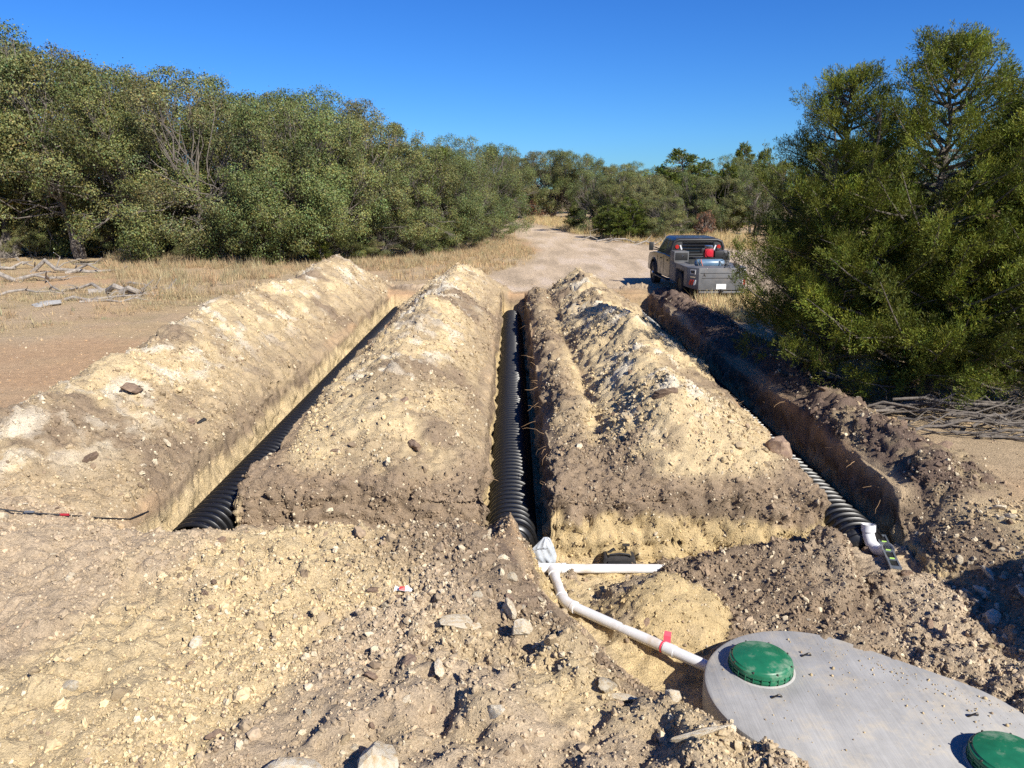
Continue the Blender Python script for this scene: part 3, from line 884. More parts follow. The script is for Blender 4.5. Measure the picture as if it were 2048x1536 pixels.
# ------------------------------------------------------------------ concrete tank, lids
def concrete():
    m, nt, bs = nodes_of('broomed_concrete')
    L = nt.links
    tc = N(nt, 'ShaderNodeTexCoord')
    mp = N(nt, 'ShaderNodeMapping')
    mp.inputs['Rotation'].default_value = (0, 0, R(-7))
    mp.inputs['Scale'].default_value = (34, 1.3, 1)
    L.new(tc.outputs['Object'], mp.inputs[0])
    st = N(nt, 'ShaderNodeTexNoise', Scale=1.0, Detail=5.0, Roughness=.65)
    L.new(mp.outputs[0], st.inputs['Vector'])
    n2 = N(nt, 'ShaderNodeTexNoise', Scale=2.6, Detail=7.0, Roughness=.65); L.new(tc.outputs['Object'], n2.inputs['Vector'])
    n3 = N(nt, 'ShaderNodeTexNoise', Scale=3.5, Detail=9.0, Roughness=.75); L.new(tc.outputs['Object'], n3.inputs['Vector'])
    cr = N(nt, 'ShaderNodeMapRange')
    for k, v in (('From Min', .3), ('From Max', .7), ('To Min', .80), ('To Max', 1.15)): cr.inputs[k].default_value = v
    L.new(n2.outputs['Fac'], cr.inputs['Value'])
    sr = N(nt, 'ShaderNodeMapRange')
    for k, v in (('From Min', .35), ('From Max', .65), ('To Min', .92), ('To Max', 1.06)): sr.inputs[k].default_value = v
    L.new(st.outputs['Fac'], sr.inputs['Value'])
    mu = N(nt, 'ShaderNodeMath', operation='MULTIPLY'); L.new(cr.outputs[0], mu.inputs[0]); L.new(sr.outputs[0], mu.inputs[1])
    sc = N(nt, 'ShaderNodeVectorMath', operation='SCALE'); sc.inputs[0].default_value = (.345, .338, .322); L.new(mu.outputs[0], sc.inputs['Scale'])
    mr = N(nt, 'ShaderNodeMapRange')
    for k, v in (('From Min', .50), ('From Max', .70), ('To Max', .75)): mr.inputs[k].default_value = v
    L.new(n3.outputs['Fac'], mr.inputs['Value'])
    mx = N(nt, 'ShaderNodeMix', data_type='RGBA'); L.new(mr.outputs[0], mx.inputs[0]); L.new(sc.outputs[0], mx.inputs[6]); mx.inputs[7].default_value = (.50, .43, .32, 1)
    L.new(mx.outputs[2], bs.inputs['Base Color'])
    bs.inputs['Roughness'].default_value = .85
    bp = N(nt, 'ShaderNodeBump', Strength=.35, Distance=.012); L.new(st.outputs['Fac'], bp.inputs['Height']); L.new(bp.outputs[0], bs.inputs['Normal'])
    return m
M['tank'] = concrete()
tank = thing('septic_tank', 'large oval grey concrete tank with two green lids sunk in the pit', 'tank', (TC.x, TC.y, TANK_TOP - 1.5))
prof = []
NB = 40
for k in range(NB * 2):
    if k < NB:
        a = -math.pi / 2 + math.pi * k / (NB - 1); c = HL
    else:
        a = math.pi / 2 + math.pi * (k - NB) / (NB - 1); c = -HL
    prof.append((c + RW * math.cos(a), RW * math.sin(a)))
def offs(p, d):
    x, y = p
    cx = max(-HL, min(HL, x)); v = Vector((x - cx, y)); v = v.normalized() * (v.length + d)
    return (cx + v.x, v.y)
tv, tf = [], []
rings = [(0, 0.0), (0, 1.30), (0, 1.46), (-.012, 1.488), (-.035, 1.5)]
for d, z in rings:
    for p in prof:
        q = offs(p, d)
        w = AX * q[0] + AN * q[1]
        tv.append((w.x, w.y, z))
n = len(prof)
for i in range(len(rings) - 1):
    for k in range(n):
        k2 = (k + 1) % n
        tf.append((i * n + k, i * n + k2, (i + 1) * n + k2, (i + 1) * n + k))
tf.append(tuple((len(rings) - 1) * n + k for k in range(n)))
MB().add(tv, tf).build('shell', M['tank'], tank, smooth=True)
for q, (a_, b_) in enumerate([(LID1, 0), (LID2, 0)]):
    lp = Vector((a_.x - TC.x, a_.y - TC.y, 1.5))
    lid = MB().lathe([(0.001, .155), (.10, .152), (.20, .140), (.262, .122), (.268, .112), (.272, .108), (.284, .104), (.289, .096), (.289, .078)], 56).build('lid', M['lid'], tank, smooth=True, loc=lp)
    rim = MB().lathe([(.262, .0), (.262, .074), (.284, .078), (.292, .074), (.293, .058), (.280, .054), (.280, .040), (.291, .036), (.291, .018), (.283, .014), (.283, .0)], 56)
    for k in range(24):
        an = 2 * math.pi * k / 24
        rim.box((.291 * math.cos(an), .291 * math.sin(an), .036), (.014, .008, .066), an)
    rim.build('riser_ring', M['lid'], lid, smooth=False)
    for k in range(8):
        an = 2 * math.pi * (k + .3) / 8
        MB().lathe([(.009, .10), (.009, .116), (.004, .119), (.0005, .119)], 8, c=(.279 * math.cos(an), .279 * math.sin(an), 0)).build('bolt', M['steel'], lid)
    MB().lathe([(.285, 0.0), (.298, .008), (.31, .004), (.318, .0)], 48, c=(0, 0, .001)).build('mortar_ring', M['tank'], tank, loc=lp, smooth=True)
for (px, py) in [(1612, 1312), (1553, 1395), (1945, 1432)]:
    p = atz(px, py, TANK_TOP)
    l = MB().tube([Vector((-.055, 0, -.01)), Vector((-.03, 0, .035)), Vector((-.006, 0, .066)), Vector((.006, 0, .066)), Vector((.03, 0, .035)), Vector((.055, 0, -.01))], .0085, 8)
    l.build('lifting_loop', M['steel'], tank, smooth=True, loc=(p.x - TC.x, p.y - TC.y, 1.5), rot=(R(35), 0, R(10)))

# ------------------------------------------------------------------ small items round the pit
# tool bag behind the lateral pipe
bg_ = thing('tool_bag', 'open black tool bag lying behind the white lateral pipe', 'bag', (1.36, 8.97, gz(1.36, 8.95) - .0))
v = MB().box((0, 0, .085), (.46, .20, .17), taper=.86)
v.build('body', mat('black_canvas', (.022, .02, .02), .85, .35, 14, .5, 80, dirt=(.16, .12, .08), dirt_amt=.2), bg_, bevel=.035, seg=3)
MB().tube([(-.14, -.08, .165), (-.12, -.09, .20), (.0, -.085, .215), (.12, -.09, .20), (.14, -.08, .165)], .012, 8).build('strap', M['black'], bg_, smooth=True)
MB().box((0, .0, .175), (.30, .11, .012)).build('inner_lining', mat('tan_lining', (.30, .22, .10), .9, .2, 10), bg_)
MB().box((.0, -.104, .07), (.30, .02, .09)).build('pocket', M['black'], bg_, bevel=.008)
hm_ = thing('hammer', 'hammer with dark head standing in the tool bag', 'hammer', (1.44, 8.98, gz(1.36, 8.95) + .12))
MB().tube([(0, 0, 0), (.01, 0, .16)], .011, 8).build('handle', M['black'], hm_, smooth=True)
MB().box((.01, 0, .165), (.095, .03, .03)).build('head', M['steel'], hm_, bevel=.006)
sc_ = tag(MB().tube([(0, 0, 0), (.05, .01, .04), (.09, .015, .062)], .019, 8).build('grip_handle', M['black'], None, smooth=True, loc=(1.22, 8.98, gz(1.36, 8.95) + .165)), 'short black tool grip jutting from the tool bag', 'tool')
# frosted bag with handwriting, leaning on the end cap
bagp = Vector((.33, 8.86, -.90))
bgg = thing('plastic_bag', 'frosted plastic bag with black scribble leaning on chamber end', 'plastic bag', bagp)
nb = 18
bv, bf = [], []
rng = np.random.default_rng(5)
out = [(.0, .0), (.22, .01), (.235, .10), (.20, .22), (.15, .33), (.09, .345), (.02, .30), (-.07, .20), (-.11, .10), (-.07, .02)]
for sgn in (-1, 1):
    for i in range(nb + 1):
        for j in range(nb + 1):
            u, w_ = i / nb, j / nb
            zz = .345 * w_
            xl = np.interp(zz, [0, .02, .10, .20, .30, .345], [-.02, -.07, -.11, -.07, .03, .07]); xr = np.interp(zz, [0, .01, .10, .22, .33, .345], [.21, .22, .235, .20, .15, .12])
            puff = .05 * (math.sin(math.pi * u) * math.sin(math.pi * min(1, w_ * 1.02))) ** .6
            cr = .012 * math.sin(9 * u + 5 * w_) * math.sin(7 * w_ - 3 * u) + .008 * math.sin(23 * u + 11 * w_)
            bv.append((xl + (xr - xl) * u, sgn * (puff) + cr * (1 if puff > .01 else .2) + .12 * zz, zz))
    o_ = 0 if sgn < 0 else (nb + 1) ** 2
    for i in range(nb):
        for j in range(nb):
            q = [o_ + i * (nb + 1) + j, o_ + (i + 1) * (nb + 1) + j, o_ + (i + 1) * (nb + 1) + j + 1, o_ + i * (nb + 1) + j + 1]
            bf.append(tuple(q if sgn < 0 else q[::-1]))
MB().add(bv, bf).build('body', M['bag'], bgg, smooth=True)
ink = MB()
pts = [(-.055, .262), (-.05, .238), (-.035, .236), (-.02, .245), (-.012, .258), (-.008, .238), (.0, .255), (.006, .238), (.016, .252), (.024, .238), (.036, .246), (.040, .262), (.046, .240), (.062, .256), (.066, .240), (.082, .252), (.09, .246)]
ink.tube([(x + .03, -.068 + .12 * z - .012 * abs(x), z - .02) for x, z in pts], .0028, 5)
ink.build('handwriting', M['ink'], bgg)

# spirit level and loose fitting at the outer trench
lp0 = atz(1764, 1060, -.50); lp1 = atz(1790, 1154, -.60)
lp0.z = gz(lp0.x, lp0.y) + .20; lp1.z = gz(lp1.x, lp1.y) + .05
Ll = 1.16
xa_ = (lp1 - lp0).normalized(); ya_ = Vector((0, 0, 1)).cross(xa_).normalized(); za_ = xa_.cross(ya_)
lev = thing('spirit_level', 'long dark grey spirit level propped at the outer trench mouth', 'level', lp1 - xa_ * Ll / 2)
lev.rotation_euler = Matrix((xa_, ya_, za_)).transposed().to_euler()
mlev = mat('grey_blue_level', (.10, .115, .135), .45, .2, 10, dirt=(.3, .25, .2), dirt_amt=.15)
fr_ = MB()
for yb in (-.052, .052):
    fr_.box((0, yb, .012), (Ll, .022, .024))
for xb in (-Ll / 2 + .03, -.28, .02, .30, Ll / 2 - .03):
    fr_.box((xb, 0, .012), (.06, .084, .022))
fr_.build('frame', mlev, lev, bevel=.003)
for xb in (-.42, .16, .43):
    MB().box((xb, 0, .011), (.20, .082, .008)).build('web', M['black'], lev)
for xb in (-.28, .02, .30):
    MB().tube([(xb, -.026, .026), (xb, .026, .026)], .011, 10).build('vial', mat('vial_green', (.35, .55, .12), .2, .1, 5), lev, smooth=True)
fpx = atz(1752, 1104, -.66); fpx.z = gz(fpx.x, fpx.y)
fit = thing('pvc_fitting', 'loose white S-shaped PVC elbow fitting resting against the level', 'pipe fitting', (fpx.x, fpx.y, fpx.z + .045))
fit.scale = (1.3, 1.3, 1.3)
S = [(-.04, .12, .20), (-.04, .11, .12), (-.03, .05, .05), (.0, -.03, .02), (.02, -.09, .04), (.03, -.13, .075)]
sb = MB().tube([Vector(p) for p in S], .056, 18, cap=False).tube([Vector(p) for p in S], .050, 18, cap=False)
sb.build('body', M['pvc'], fit, smooth=True)
for a_, b_ in (((-.04, .125, .215), (-.04, .113, .15)), ((.035, -.15, .095), (.025, -.11, .055))):
    va, vb = Vector(a_), Vector(b_)
    MB().tube([va, vb], .066, 20, cap=False).tube([va, vb], .057, 20, cap=False).build('hub', M['pvc'], fit, smooth=True)

# cable on the left, wrapper, black scrap, grey slab
cp = []
for (px, py) in [(-60, 1030), (0, 1033), (60, 1038), (130, 1043), (200, 1047), (260, 1050), (300, 1052)]:
    p = hit(px, py - 6)
    cp.append((p.x, p.y, gz(p.x, p.y) + .028))
cb = thing('cable', 'thin black cable with red tape lying over the rubble heap', 'cable', cp[0])
c0 = Vector(cp[0])
MB().tube([Vector(p) - c0 for p in cp], .008, 8).build('cord', M['black'], cb, smooth=True)
MB().tube([Vector(cp[3]) - c0 + Vector((-.05, 0, .004)), Vector(cp[3]) - c0 + Vector((.05, -.008, .006))], .014, 10).build('red_tape', mat('red_tape', (.35, .02, .03), .5, .1, 6), cb, smooth=True)
MB().box(Vector(cp[2]) - c0 + Vector((0, 0, .012)), (.10, .025, .02)).build('clip', mat('grey_clip', (.12, .13, .15), .5, .1, 6), cb, bevel=.008)
wp = hit(805, 1190)
wp.z += .035
wr = thing('wrapper', 'crumpled white and red wrapper on the rubble heap', 'litter', wp)
wv = [(.75 * a, .75 * b, .75 * c) for a, b, c in [(-.10, -.02, .01), (-.03, -.05, .045), (.04, -.03, .02), (.11, -.06, .03), (-.09, .05, .05), (-.02, .04, .02), (.05, .05, .055), (.12, .02, .015)]]
MB().add(wv, [(0, 1, 5, 4), (1, 2, 6, 5), (2, 3, 7, 6)]).build('film', mat('white_film', (.75, .75, .74), .4, .1, 20), wr)
MB().add([(a, b - .002, c + .006) for a, b, c in (wv[1], wv[2], (.03, 0, .045), (-.02, -.01, .05))], [(0, 1, 2, 3)]).build('red_print', mat('red_print', (.5, .03, .03), .5, .1, 10), wr)
sp = hit(404, 845)
tag(MB().box((0, 0, .03), (.16, .05, .035), taper=.8).build('plastic_scrap', M['black'], None, bevel=.006, loc=sp, rot=(R(10), R(-22), R(35))), 'short black plastic offcut lying on the tan spoil ridge', 'offcut')

# ------------------------------------------------------------------ roots sticking out of the trench lips
rng = np.random.default_rng(77)
rt = MB()
def root_at(p, d, L):
    pts, r = [Vector(p)], .0025 + .004 * rng.random()
    dd = Vector(d).normalized()
    nseg = 5
    for s in range(nseg):
        dd = (dd + Vector(rng.normal(0, .28, 3)) + Vector((0, 0, -.10))).normalized()
        pts.append(pts[-1] + dd * L / nseg)
    rt.tube(pts, [r * (1 - .13 * s) for s in range(nseg + 1)], 5)
for k in range(80):
    y = 9.3 + 16 * rng.random() ** 1.6
    z = -.06 - .28 * rng.random()
    side = rng.choice([0, 0, 0, 1, 2, 2, 3])
    x, dx = [(.47, -1), (-.37, 1), (4.86, -1), (4.0, 1)][side]
    root_at((x - dx * .03, y, z + .1), (dx, rng.normal(0, .5), rng.normal(.1, .3)), .12 + .28 * rng.random())
for k in range(16):
    x = .7 + 3.2 * rng.random()
    root_at((x, FACE_Y + .03, -.1 - .25 * rng.random()), (rng.normal(0, .5), -1, 0), .06 + .1 * rng.random())
tag(rt.build('exposed_roots', M['root'], None, smooth=True), 'thin torn roots poking from the trench lips', kind='stuff')
# ------------------------------------------------------------------ loose stones
def blob(seed, sub=2, rough=.28, flat=(1, 1, 1), cut=6):
    rng = np.random.default_rng(seed)
    bm = bmesh.new()
    bmesh.ops.create_icosphere(bm, subdivisions=sub, radius=1)
    pl = [(rng.normal(0, 1, 3), (.55 if sub < 3 else .48) + .32 * rng.random()) for _ in range(cut)]
    pl = [(n / np.linalg.norm(n), d) for n, d in pl]
    for v in bm.verts:
        p = np.array(v.co)
        for nrm, d in pl:
            s = p @ nrm
            if s > d:
                p = p - nrm * (s - d) * .92
        q = p * (1 + rough * .5 * float(fbm(np.array([p[0] + seed]), np.array([p[1]]), np.array([p[2]]), 2.2, 2 if sub < 3 else 4, .62, seed=seed)[0]))
        v.co = Vector(q * np.array(flat))
    me = bpy.data.meshes.new('rock')
    bm.to_mesh(me)
    bm.free()
    return me
PEB = []
for s in range(8):
    me = blob(300 + s, 1, .5, (1, .6 + .35 * ((s * 37) % 10) / 10, .5 + .3 * ((s * 53) % 10) / 10), 5)
    vv = np.array([v.co[:] for v in me.vertices]); ff = np.array([p.vertices[:] for p in me.polygons])
    PEB.append((vv, ff))
    bpy.data.meshes.remove(me)
ICO = []
for s in range(6):
    bm = bmesh.new(); bmesh.ops.create_icosphere(bm, subdivisions=1, radius=1)
    vv = np.array([v.co[:] for v in bm.verts])[:12]; bm.free()
    t_ = (1 + 5 ** .5) / 2
    vv = np.array([(-1, t_, 0), (1, t_, 0), (-1, -t_, 0), (1, -t_, 0), (0, -1, t_), (0, 1, t_), (0, -1, -t_), (0, 1, -t_), (t_, 0, -1), (t_, 0, 1), (-t_, 0, -1), (-t_, 0, 1)]) / 1.9
    ff = np.array([(0, 11, 5), (0, 5, 1), (0, 1, 7), (0, 7, 10), (0, 10, 11), (1, 5, 9), (5, 11, 4), (11, 10, 2), (10, 7, 6), (7, 1, 8), (3, 9, 4), (3, 4, 2), (3, 2, 6), (3, 6, 8), (3, 8, 9), (4, 9, 5), (2, 4, 11), (6, 2, 10), (8, 6, 7), (9, 8, 1)])
    rg = np.random.default_rng(s)
    vv = vv * (1 + rg.normal(0, .16, (12, 1))) * np.array((1, .65 + .3 * rg.random(), .45 + .35 * rg.random()))
    ICO.append((vv, ff))
OCT = []
for s in range(6):
    rg = np.random.default_rng(40 + s)
    vv = np.array([(1, 0, 0), (-1, 0, 0), (0, 1, 0), (0, -1, 0), (0, 0, 1), (0, 0, -1)]) * (1.05 + rg.normal(0, .2, (6, 1))) * np.array((1, .6 + .35 * rg.random(), .5 + .35 * rg.random())) + rg.normal(0, .16, (6, 3))
    OCT.append((vv, np.array([(0, 2, 4), (2, 1, 4), (1, 3, 4), (3, 0, 4), (2, 0, 5), (1, 2, 5), (3, 1, 5), (0, 3, 5)])))
flatP = VV
area = np.abs(np.gradient(X, axis=1) * np.gradient(Y, axis=0)).ravel() / np.clip(np.abs(NRM[..., 2]).ravel(), .25, 1)
def rand_rot(rng, n):
    q = rng.normal(0, 1, (n, 4)); q /= np.linalg.norm(q, axis=1, keepdims=True)
    a, b, c, d = q.T
    return np.stack([np.stack([1 - 2 * (c * c + d * d), 2 * (b * c - a * d), 2 * (b * d + a * c)], -1),
                     np.stack([2 * (b * c + a * d), 1 - 2 * (b * b + d * d), 2 * (c * d - a * b)], -1),
                     np.stack([2 * (b * d - a * c), 2 * (c * d + a * b), 1 - 2 * (b * b + c * c)], -1)], -2)
def crumb_mat():
    m, nt, bs = nodes_of('crumb')
    at = N(nt, 'ShaderNodeAttribute', attribute_name='tint')
    at.attribute_type = 'INSTANCER'
    tc = N(nt, 'ShaderNodeTexCoord')
    nz = N(nt, 'ShaderNodeTexNoise', Scale=3.0, Detail=4.0)
    nt.links.new(tc.outputs['Object'], nz.inputs['Vector'])
    mr = N(nt, 'ShaderNodeMapRange')
    mr.inputs['From Min'].default_value = .3; mr.inputs['From Max'].default_value = .7; mr.inputs['To Min'].default_value = .8; mr.inputs['To Max'].default_value = 1.15
    nt.links.new(nz.outputs['Fac'], mr.inputs['Value'])
    sc = N(nt, 'ShaderNodeVectorMath', operation='SCALE')
    nt.links.new(at.outputs['Color'], sc.inputs[0]); nt.links.new(mr.outputs[0], sc.inputs['Scale'])
    nt.links.new(sc.outputs[0], bs.inputs['Base Color'])
    bs.inputs['Roughness'].default_value = .95
    bs.inputs['Specular IOR Level'].default_value = .1
    return m
M['crumb'] = crumb_mat()
def crumb_tree():
    ng = bpy.data.node_groups.new('crumbs', 'GeometryNodeTree')
    ng.interface.new_socket('Geometry', in_out='INPUT', socket_type='NodeSocketGeometry')
    ng.interface.new_socket('Geometry', in_out='OUTPUT', socket_type='NodeSocketGeometry')
    nd, lk = ng.nodes, ng.links
    gi = nd.new('NodeGroupInput'); go = nd.new('NodeGroupOutput')
    join = nd.new('GeometryNodeJoinGeometry')
    for k in range(5):
        ic = nd.new('GeometryNodeMeshIcoSphere'); ic.inputs['Radius'].default_value = 1.0; ic.inputs['Subdivisions'].default_value = 1 if k < 2 else 2
        ps = nd.new('GeometryNodeInputPosition')
        ad = nd.new('ShaderNodeVectorMath'); ad.operation = 'ADD'; ad.inputs[1].default_value = (k * 7.3, k * 3.1, k * 5.7)
        nz = nd.new('ShaderNodeTexNoise'); nz.inputs['Scale'].default_value = 1.15; nz.inputs['Detail'].default_value = 2.0
        sb = nd.new('ShaderNodeVectorMath'); sb.operation = 'SUBTRACT'; sb.inputs[1].default_value = (.5, .5, .5)
        sc = nd.new('ShaderNodeVectorMath'); sc.operation = 'SCALE'; sc.inputs['Scale'].default_value = 2.3
        sp = nd.new('GeometryNodeSetPosition')
        lk.new(ps.outputs[0], ad.inputs[0]); lk.new(ad.outputs[0], nz.inputs['Vector']); lk.new(nz.outputs['Color'], sb.inputs[0]); lk.new(sb.outputs[0], sc.inputs[0])
        lk.new(ic.outputs['Mesh'], sp.inputs['Geometry']); lk.new(sc.outputs[0], sp.inputs['Offset'])
        sm = nd.new('GeometryNodeSetMaterial'); sm.inputs['Material'].default_value = M['crumb']
        lk.new(sp.outputs[0], sm.inputs['Geometry'])
        g2 = nd.new('GeometryNodeGeometryToInstance')
        lk.new(sm.outputs[0], g2.inputs[0]); lk.new(g2.outputs[0], join.inputs[0])
    def attr(nm, ty):
        a = nd.new('GeometryNodeInputNamedAttribute'); a.data_type = ty; a.inputs['Name'].default_value = nm
        return a.outputs['Attribute']
    er = nd.new('FunctionNodeEulerToRotation'); lk.new(attr('turn', 'FLOAT_VECTOR'), er.inputs[0])
    ip = nd.new('GeometryNodeInstanceOnPoints')
    ip.inputs['Pick Instance'].default_value = True
    mp = nd.new('GeometryNodeMeshToPoints')
    lk.new(gi.outputs[0], mp.inputs['Mesh']); lk.new(mp.outputs[0], ip.inputs['Points']); lk.new(join.outputs[0], ip.inputs['Instance'])
    lk.new(attr('pick', 'INT'), ip.inputs['Instance Index']); lk.new(er.outputs[0], ip.inputs['Rotation']); lk.new(attr('size', 'FLOAT_VECTOR'), ip.inputs['Scale'])
    lk.new(ip.outputs[0], go.inputs[0])
    return ng
CRUMBS = crumb_tree()
def scatter(name, n, weight, size, pale, seed, label, sink=.25):
    rng = np.random.default_rng(seed)
    w = np.clip(weight.ravel() * area, 0, None)
    w = w / w.sum()
    ids = rng.choice(len(w), n, p=w)
    # anywhere inside the cell, not on its corner
    jx = np.gradient(xs)[ids % nx] * rng.uniform(-.5, .5, n); jy = np.gradient(ys)[ids // nx] * rng.uniform(-.5, .5, n)
    nr = NRM.reshape(-1, 3)[ids]
    nzc = np.clip(nr[:, 2], .3, 1)
    pos = flatP[ids] + np.stack([jx, jy, -(nr[:, 0] * jx + nr[:, 1] * jy) / nzc], -1)
    s = size(rng, n)
    base = CC[ids]
    kind = rng.random((n, 1))
    c = np.where(kind < pale, np.array((.56, .47, .33)) * (.72 + .4 * rng.random((n, 1))), base * (.66 + .5 * rng.random((n, 1))))
    c = np.where(kind > .93, BRN * (.7 + .6 * rng.random((n, 1))), c)
    pos = pos + nr * (s * (.5 - sink))[:, None]
    me = bpy.data.meshes.new(name)
    me.vertices.add(n)
    me.vertices.foreach_set('co', pos.astype(np.float32).ravel())
    def put(nm, ty, arr, key):
        me.attributes.new(nm, ty, 'POINT').data.foreach_set(key, arr.ravel())
    put('turn', 'FLOAT_VECTOR', rng.uniform(0, 6.283, (n, 3)).astype(np.float32), 'vector')
    put('size', 'FLOAT_VECTOR', (s[:, None] * np.stack([rng.uniform(.8, 1.25, n), rng.uniform(.6, 1.0, n), rng.uniform(.45, .85, n)], -1)).astype(np.float32), 'vector')
    put('tint', 'FLOAT_COLOR', np.concatenate([c.clip(.02, .8), np.ones((n, 1))], 1).astype(np.float32), 'color')
    put('pick', 'INT', rng.integers(0, 5, n).astype(np.int32), 'value')
    o = obj(name, me, M['crumb'])
    md = o.modifiers.new('crumbs', 'NODES'); md.node_group = CRUMBS
    return tag(o, label, kind='stuff')
d_ = np.hypot(X, Y)
vis = sst(1.0, 3.0, Y) * (np.abs(X) < .80 * Y + 1.2) * (Y < 32)
notpit = sst(.75, .3, I['cut'])
heapm = np.clip(sst(.04, .15, hm) + fr + sst(.04, .15, hp[4]) + .5 * sst(.1, .5, rbank), 0, 1) * sst(.5, .2, I['cut'])
clus = sst(-.35, .5, fbm(X, Y, 0, .9, 3, seed=301))
rubm = np.clip(I['rub'] + .35 * fr, 0, 1)
tankfoot = poly_sd(X, Y, [tuple((TC + AX * p[0] + AN * p[1])[:2]) for p in prof[::4]])
offtank = (tankfoot < -.02)
pitm = np.clip(I['inpit'], 0, 1) * (Y < 9.0) * offtank
wallm = np.clip(top, 0, 1) * .7 + sst(.25, .6, wallness) * sst(.1, .4, I['cut']) * (Y < 16) * .5 + .6 * sst(.05, .3, I['dip'])
slope_m = (I['cut'] > .1) * (I['cut'] < .98) * (I['t'] < .1) * (Y < 11)
wfine = vis * (.6 * slope_m + (heapm * (.25 + clus) + .5 * np.nan_to_num(wallm)) * 1.0 + .8 * pitm * isramp * (1 - .7 * pl) + .10) * offtank / np.clip(d_, 4, 40) ** 1.5 * ((I['t'] < .1) | (wallness > .25))
scatter('gravel', 170000, wfine, lambda r, n: (.0075 * np.exp(r.normal(0, .45, n))).clip(.003, .03), .10, 1, 'fine crumbs of caliche and clay over the heaps')
gset = sst(-.6, -1.4, X) * (fr > .3)
wst = (1 - .55 * gset) * (1 - .85 * pl) * vis * (.35 * slope_m + .16 * wallm + heapm * clus * (.4 + 1.2 * rubm + .7 * sst(13, 9, Y)) + .7 * pitm * isramp + .04 + .5 * rbank) * offtank / np.clip(d_, 5, 40) ** .9 * (I['t'] < .1)
scatter('stones', 32000, wst, lambda r, n: (.015 * np.exp(r.normal(0, .42, n))).clip(.006, .045), .16, 2, 'small stones strewn over the spoil heaps and pit edge', .32)
wcl = (1 - .6 * gset) * (1 - .9 * pl) * vis * (heapm * (.2 + clus) + .5 * pitm * isramp + .9 * rbank) * offtank * (I['t'] < .1) / np.clip(d_, 5, 40) ** .6
scatter('clods', 5200, wcl, lambda r, n: (.030 * np.exp(r.normal(0, .34, n))).clip(.015, .07), .12, 3, 'fist-sized clods and stones on the spoil', .42)
# crumbs lying on the tank
rng = np.random.default_rng(9)
cv, cfc, cc_ = [], [], []
o_ = 0
for k in range(330):
    while True:
        if rng.random() < .55:
            a_, b_ = rng.normal(.15, .55), .55 + .3 * rng.random() ** .7 * (1 if rng.random() < .8 else -1)
        else:
            a_, b_ = rng.uniform(-1.4, 1.4), rng.uniform(-.9, .9)
        if -1.35 < a_ < 1.35 and abs(b_) < .93 and math.hypot(max(abs(a_) - HL, 0), b_) < .95 and abs(math.hypot(abs(a_) - 1.01, b_)) > .34:
            break
    w_ = TC + AX * a_ + AN * b_
    s = .005 * math.exp(rng.normal(0, .55)) * (1 if k > 12 else 2.6)
    pv, pf = ICO[k % 6]
    cv.append(pv @ rand_rot(rng, 1)[0] * s + np.array((w_.x, w_.y, TANK_TOP + s * .45)))
    cfc.append(pf + o_); o_ += len(pv)
    cc_.append(np.repeat((TAN * (.6 + .5 * rng.random()) if rng.random() < .85 else BRN * 1.2)[None], len(pv), 0))
tag(obj('tank_crumbs', new_mesh('tank_crumbs', np.concatenate(cv), [np.concatenate(cfc)], False, np.concatenate(cc_)), M['pebble']), 'crumbs of dirt scattered on the concrete tank top', kind='stuff')

# rocks big enough to pick out, each its own object
SOD = []
ROCKS = {}
for kind_, mt in (('lime', M['lime']), ('tan', M['tanrock']), ('clod', M['clod'])):
    ROCKS[kind_] = []
    for s in range(6):
        me = blob(700 + s * 7 + len(kind_), 3, .42 if kind_ != 'clod' else .75, (1, .62 + .06 * s, .52 + .05 * ((s * 3) % 5)), 17)
        me.polygons.foreach_set('use_smooth', np.ones(len(me.polygons), bool))
        me.set_sharp_from_angle(angle=R(16))
        me.materials.append(mt)
        ROCKS[kind_].append(me)
rng = np.random.default_rng(2024)
def rock(kind_, p, s, label, group=None, rot=None, scl=None, sink=.42, name=None):
    me = ROCKS[kind_][int(rng.integers(0, 6))]
    o = obj(name or {'lime': 'limestone_rock', 'tan': 'caliche_rock', 'clod': 'clay_clod'}[kind_], me, None, None, (p[0], p[1], p[2] + s * (.5 - sink)), rot or tuple(rng.uniform(0, 6.28, 3) * np.array((.15, .15, 1))))
    o.scale = scl or (s, s * rng.uniform(.8, 1.1), s * rng.uniform(.75, 1.1))
    return tag(o, label, {'lime': 'rock', 'tan': 'rock', 'clod': 'clod'}[kind_], group)
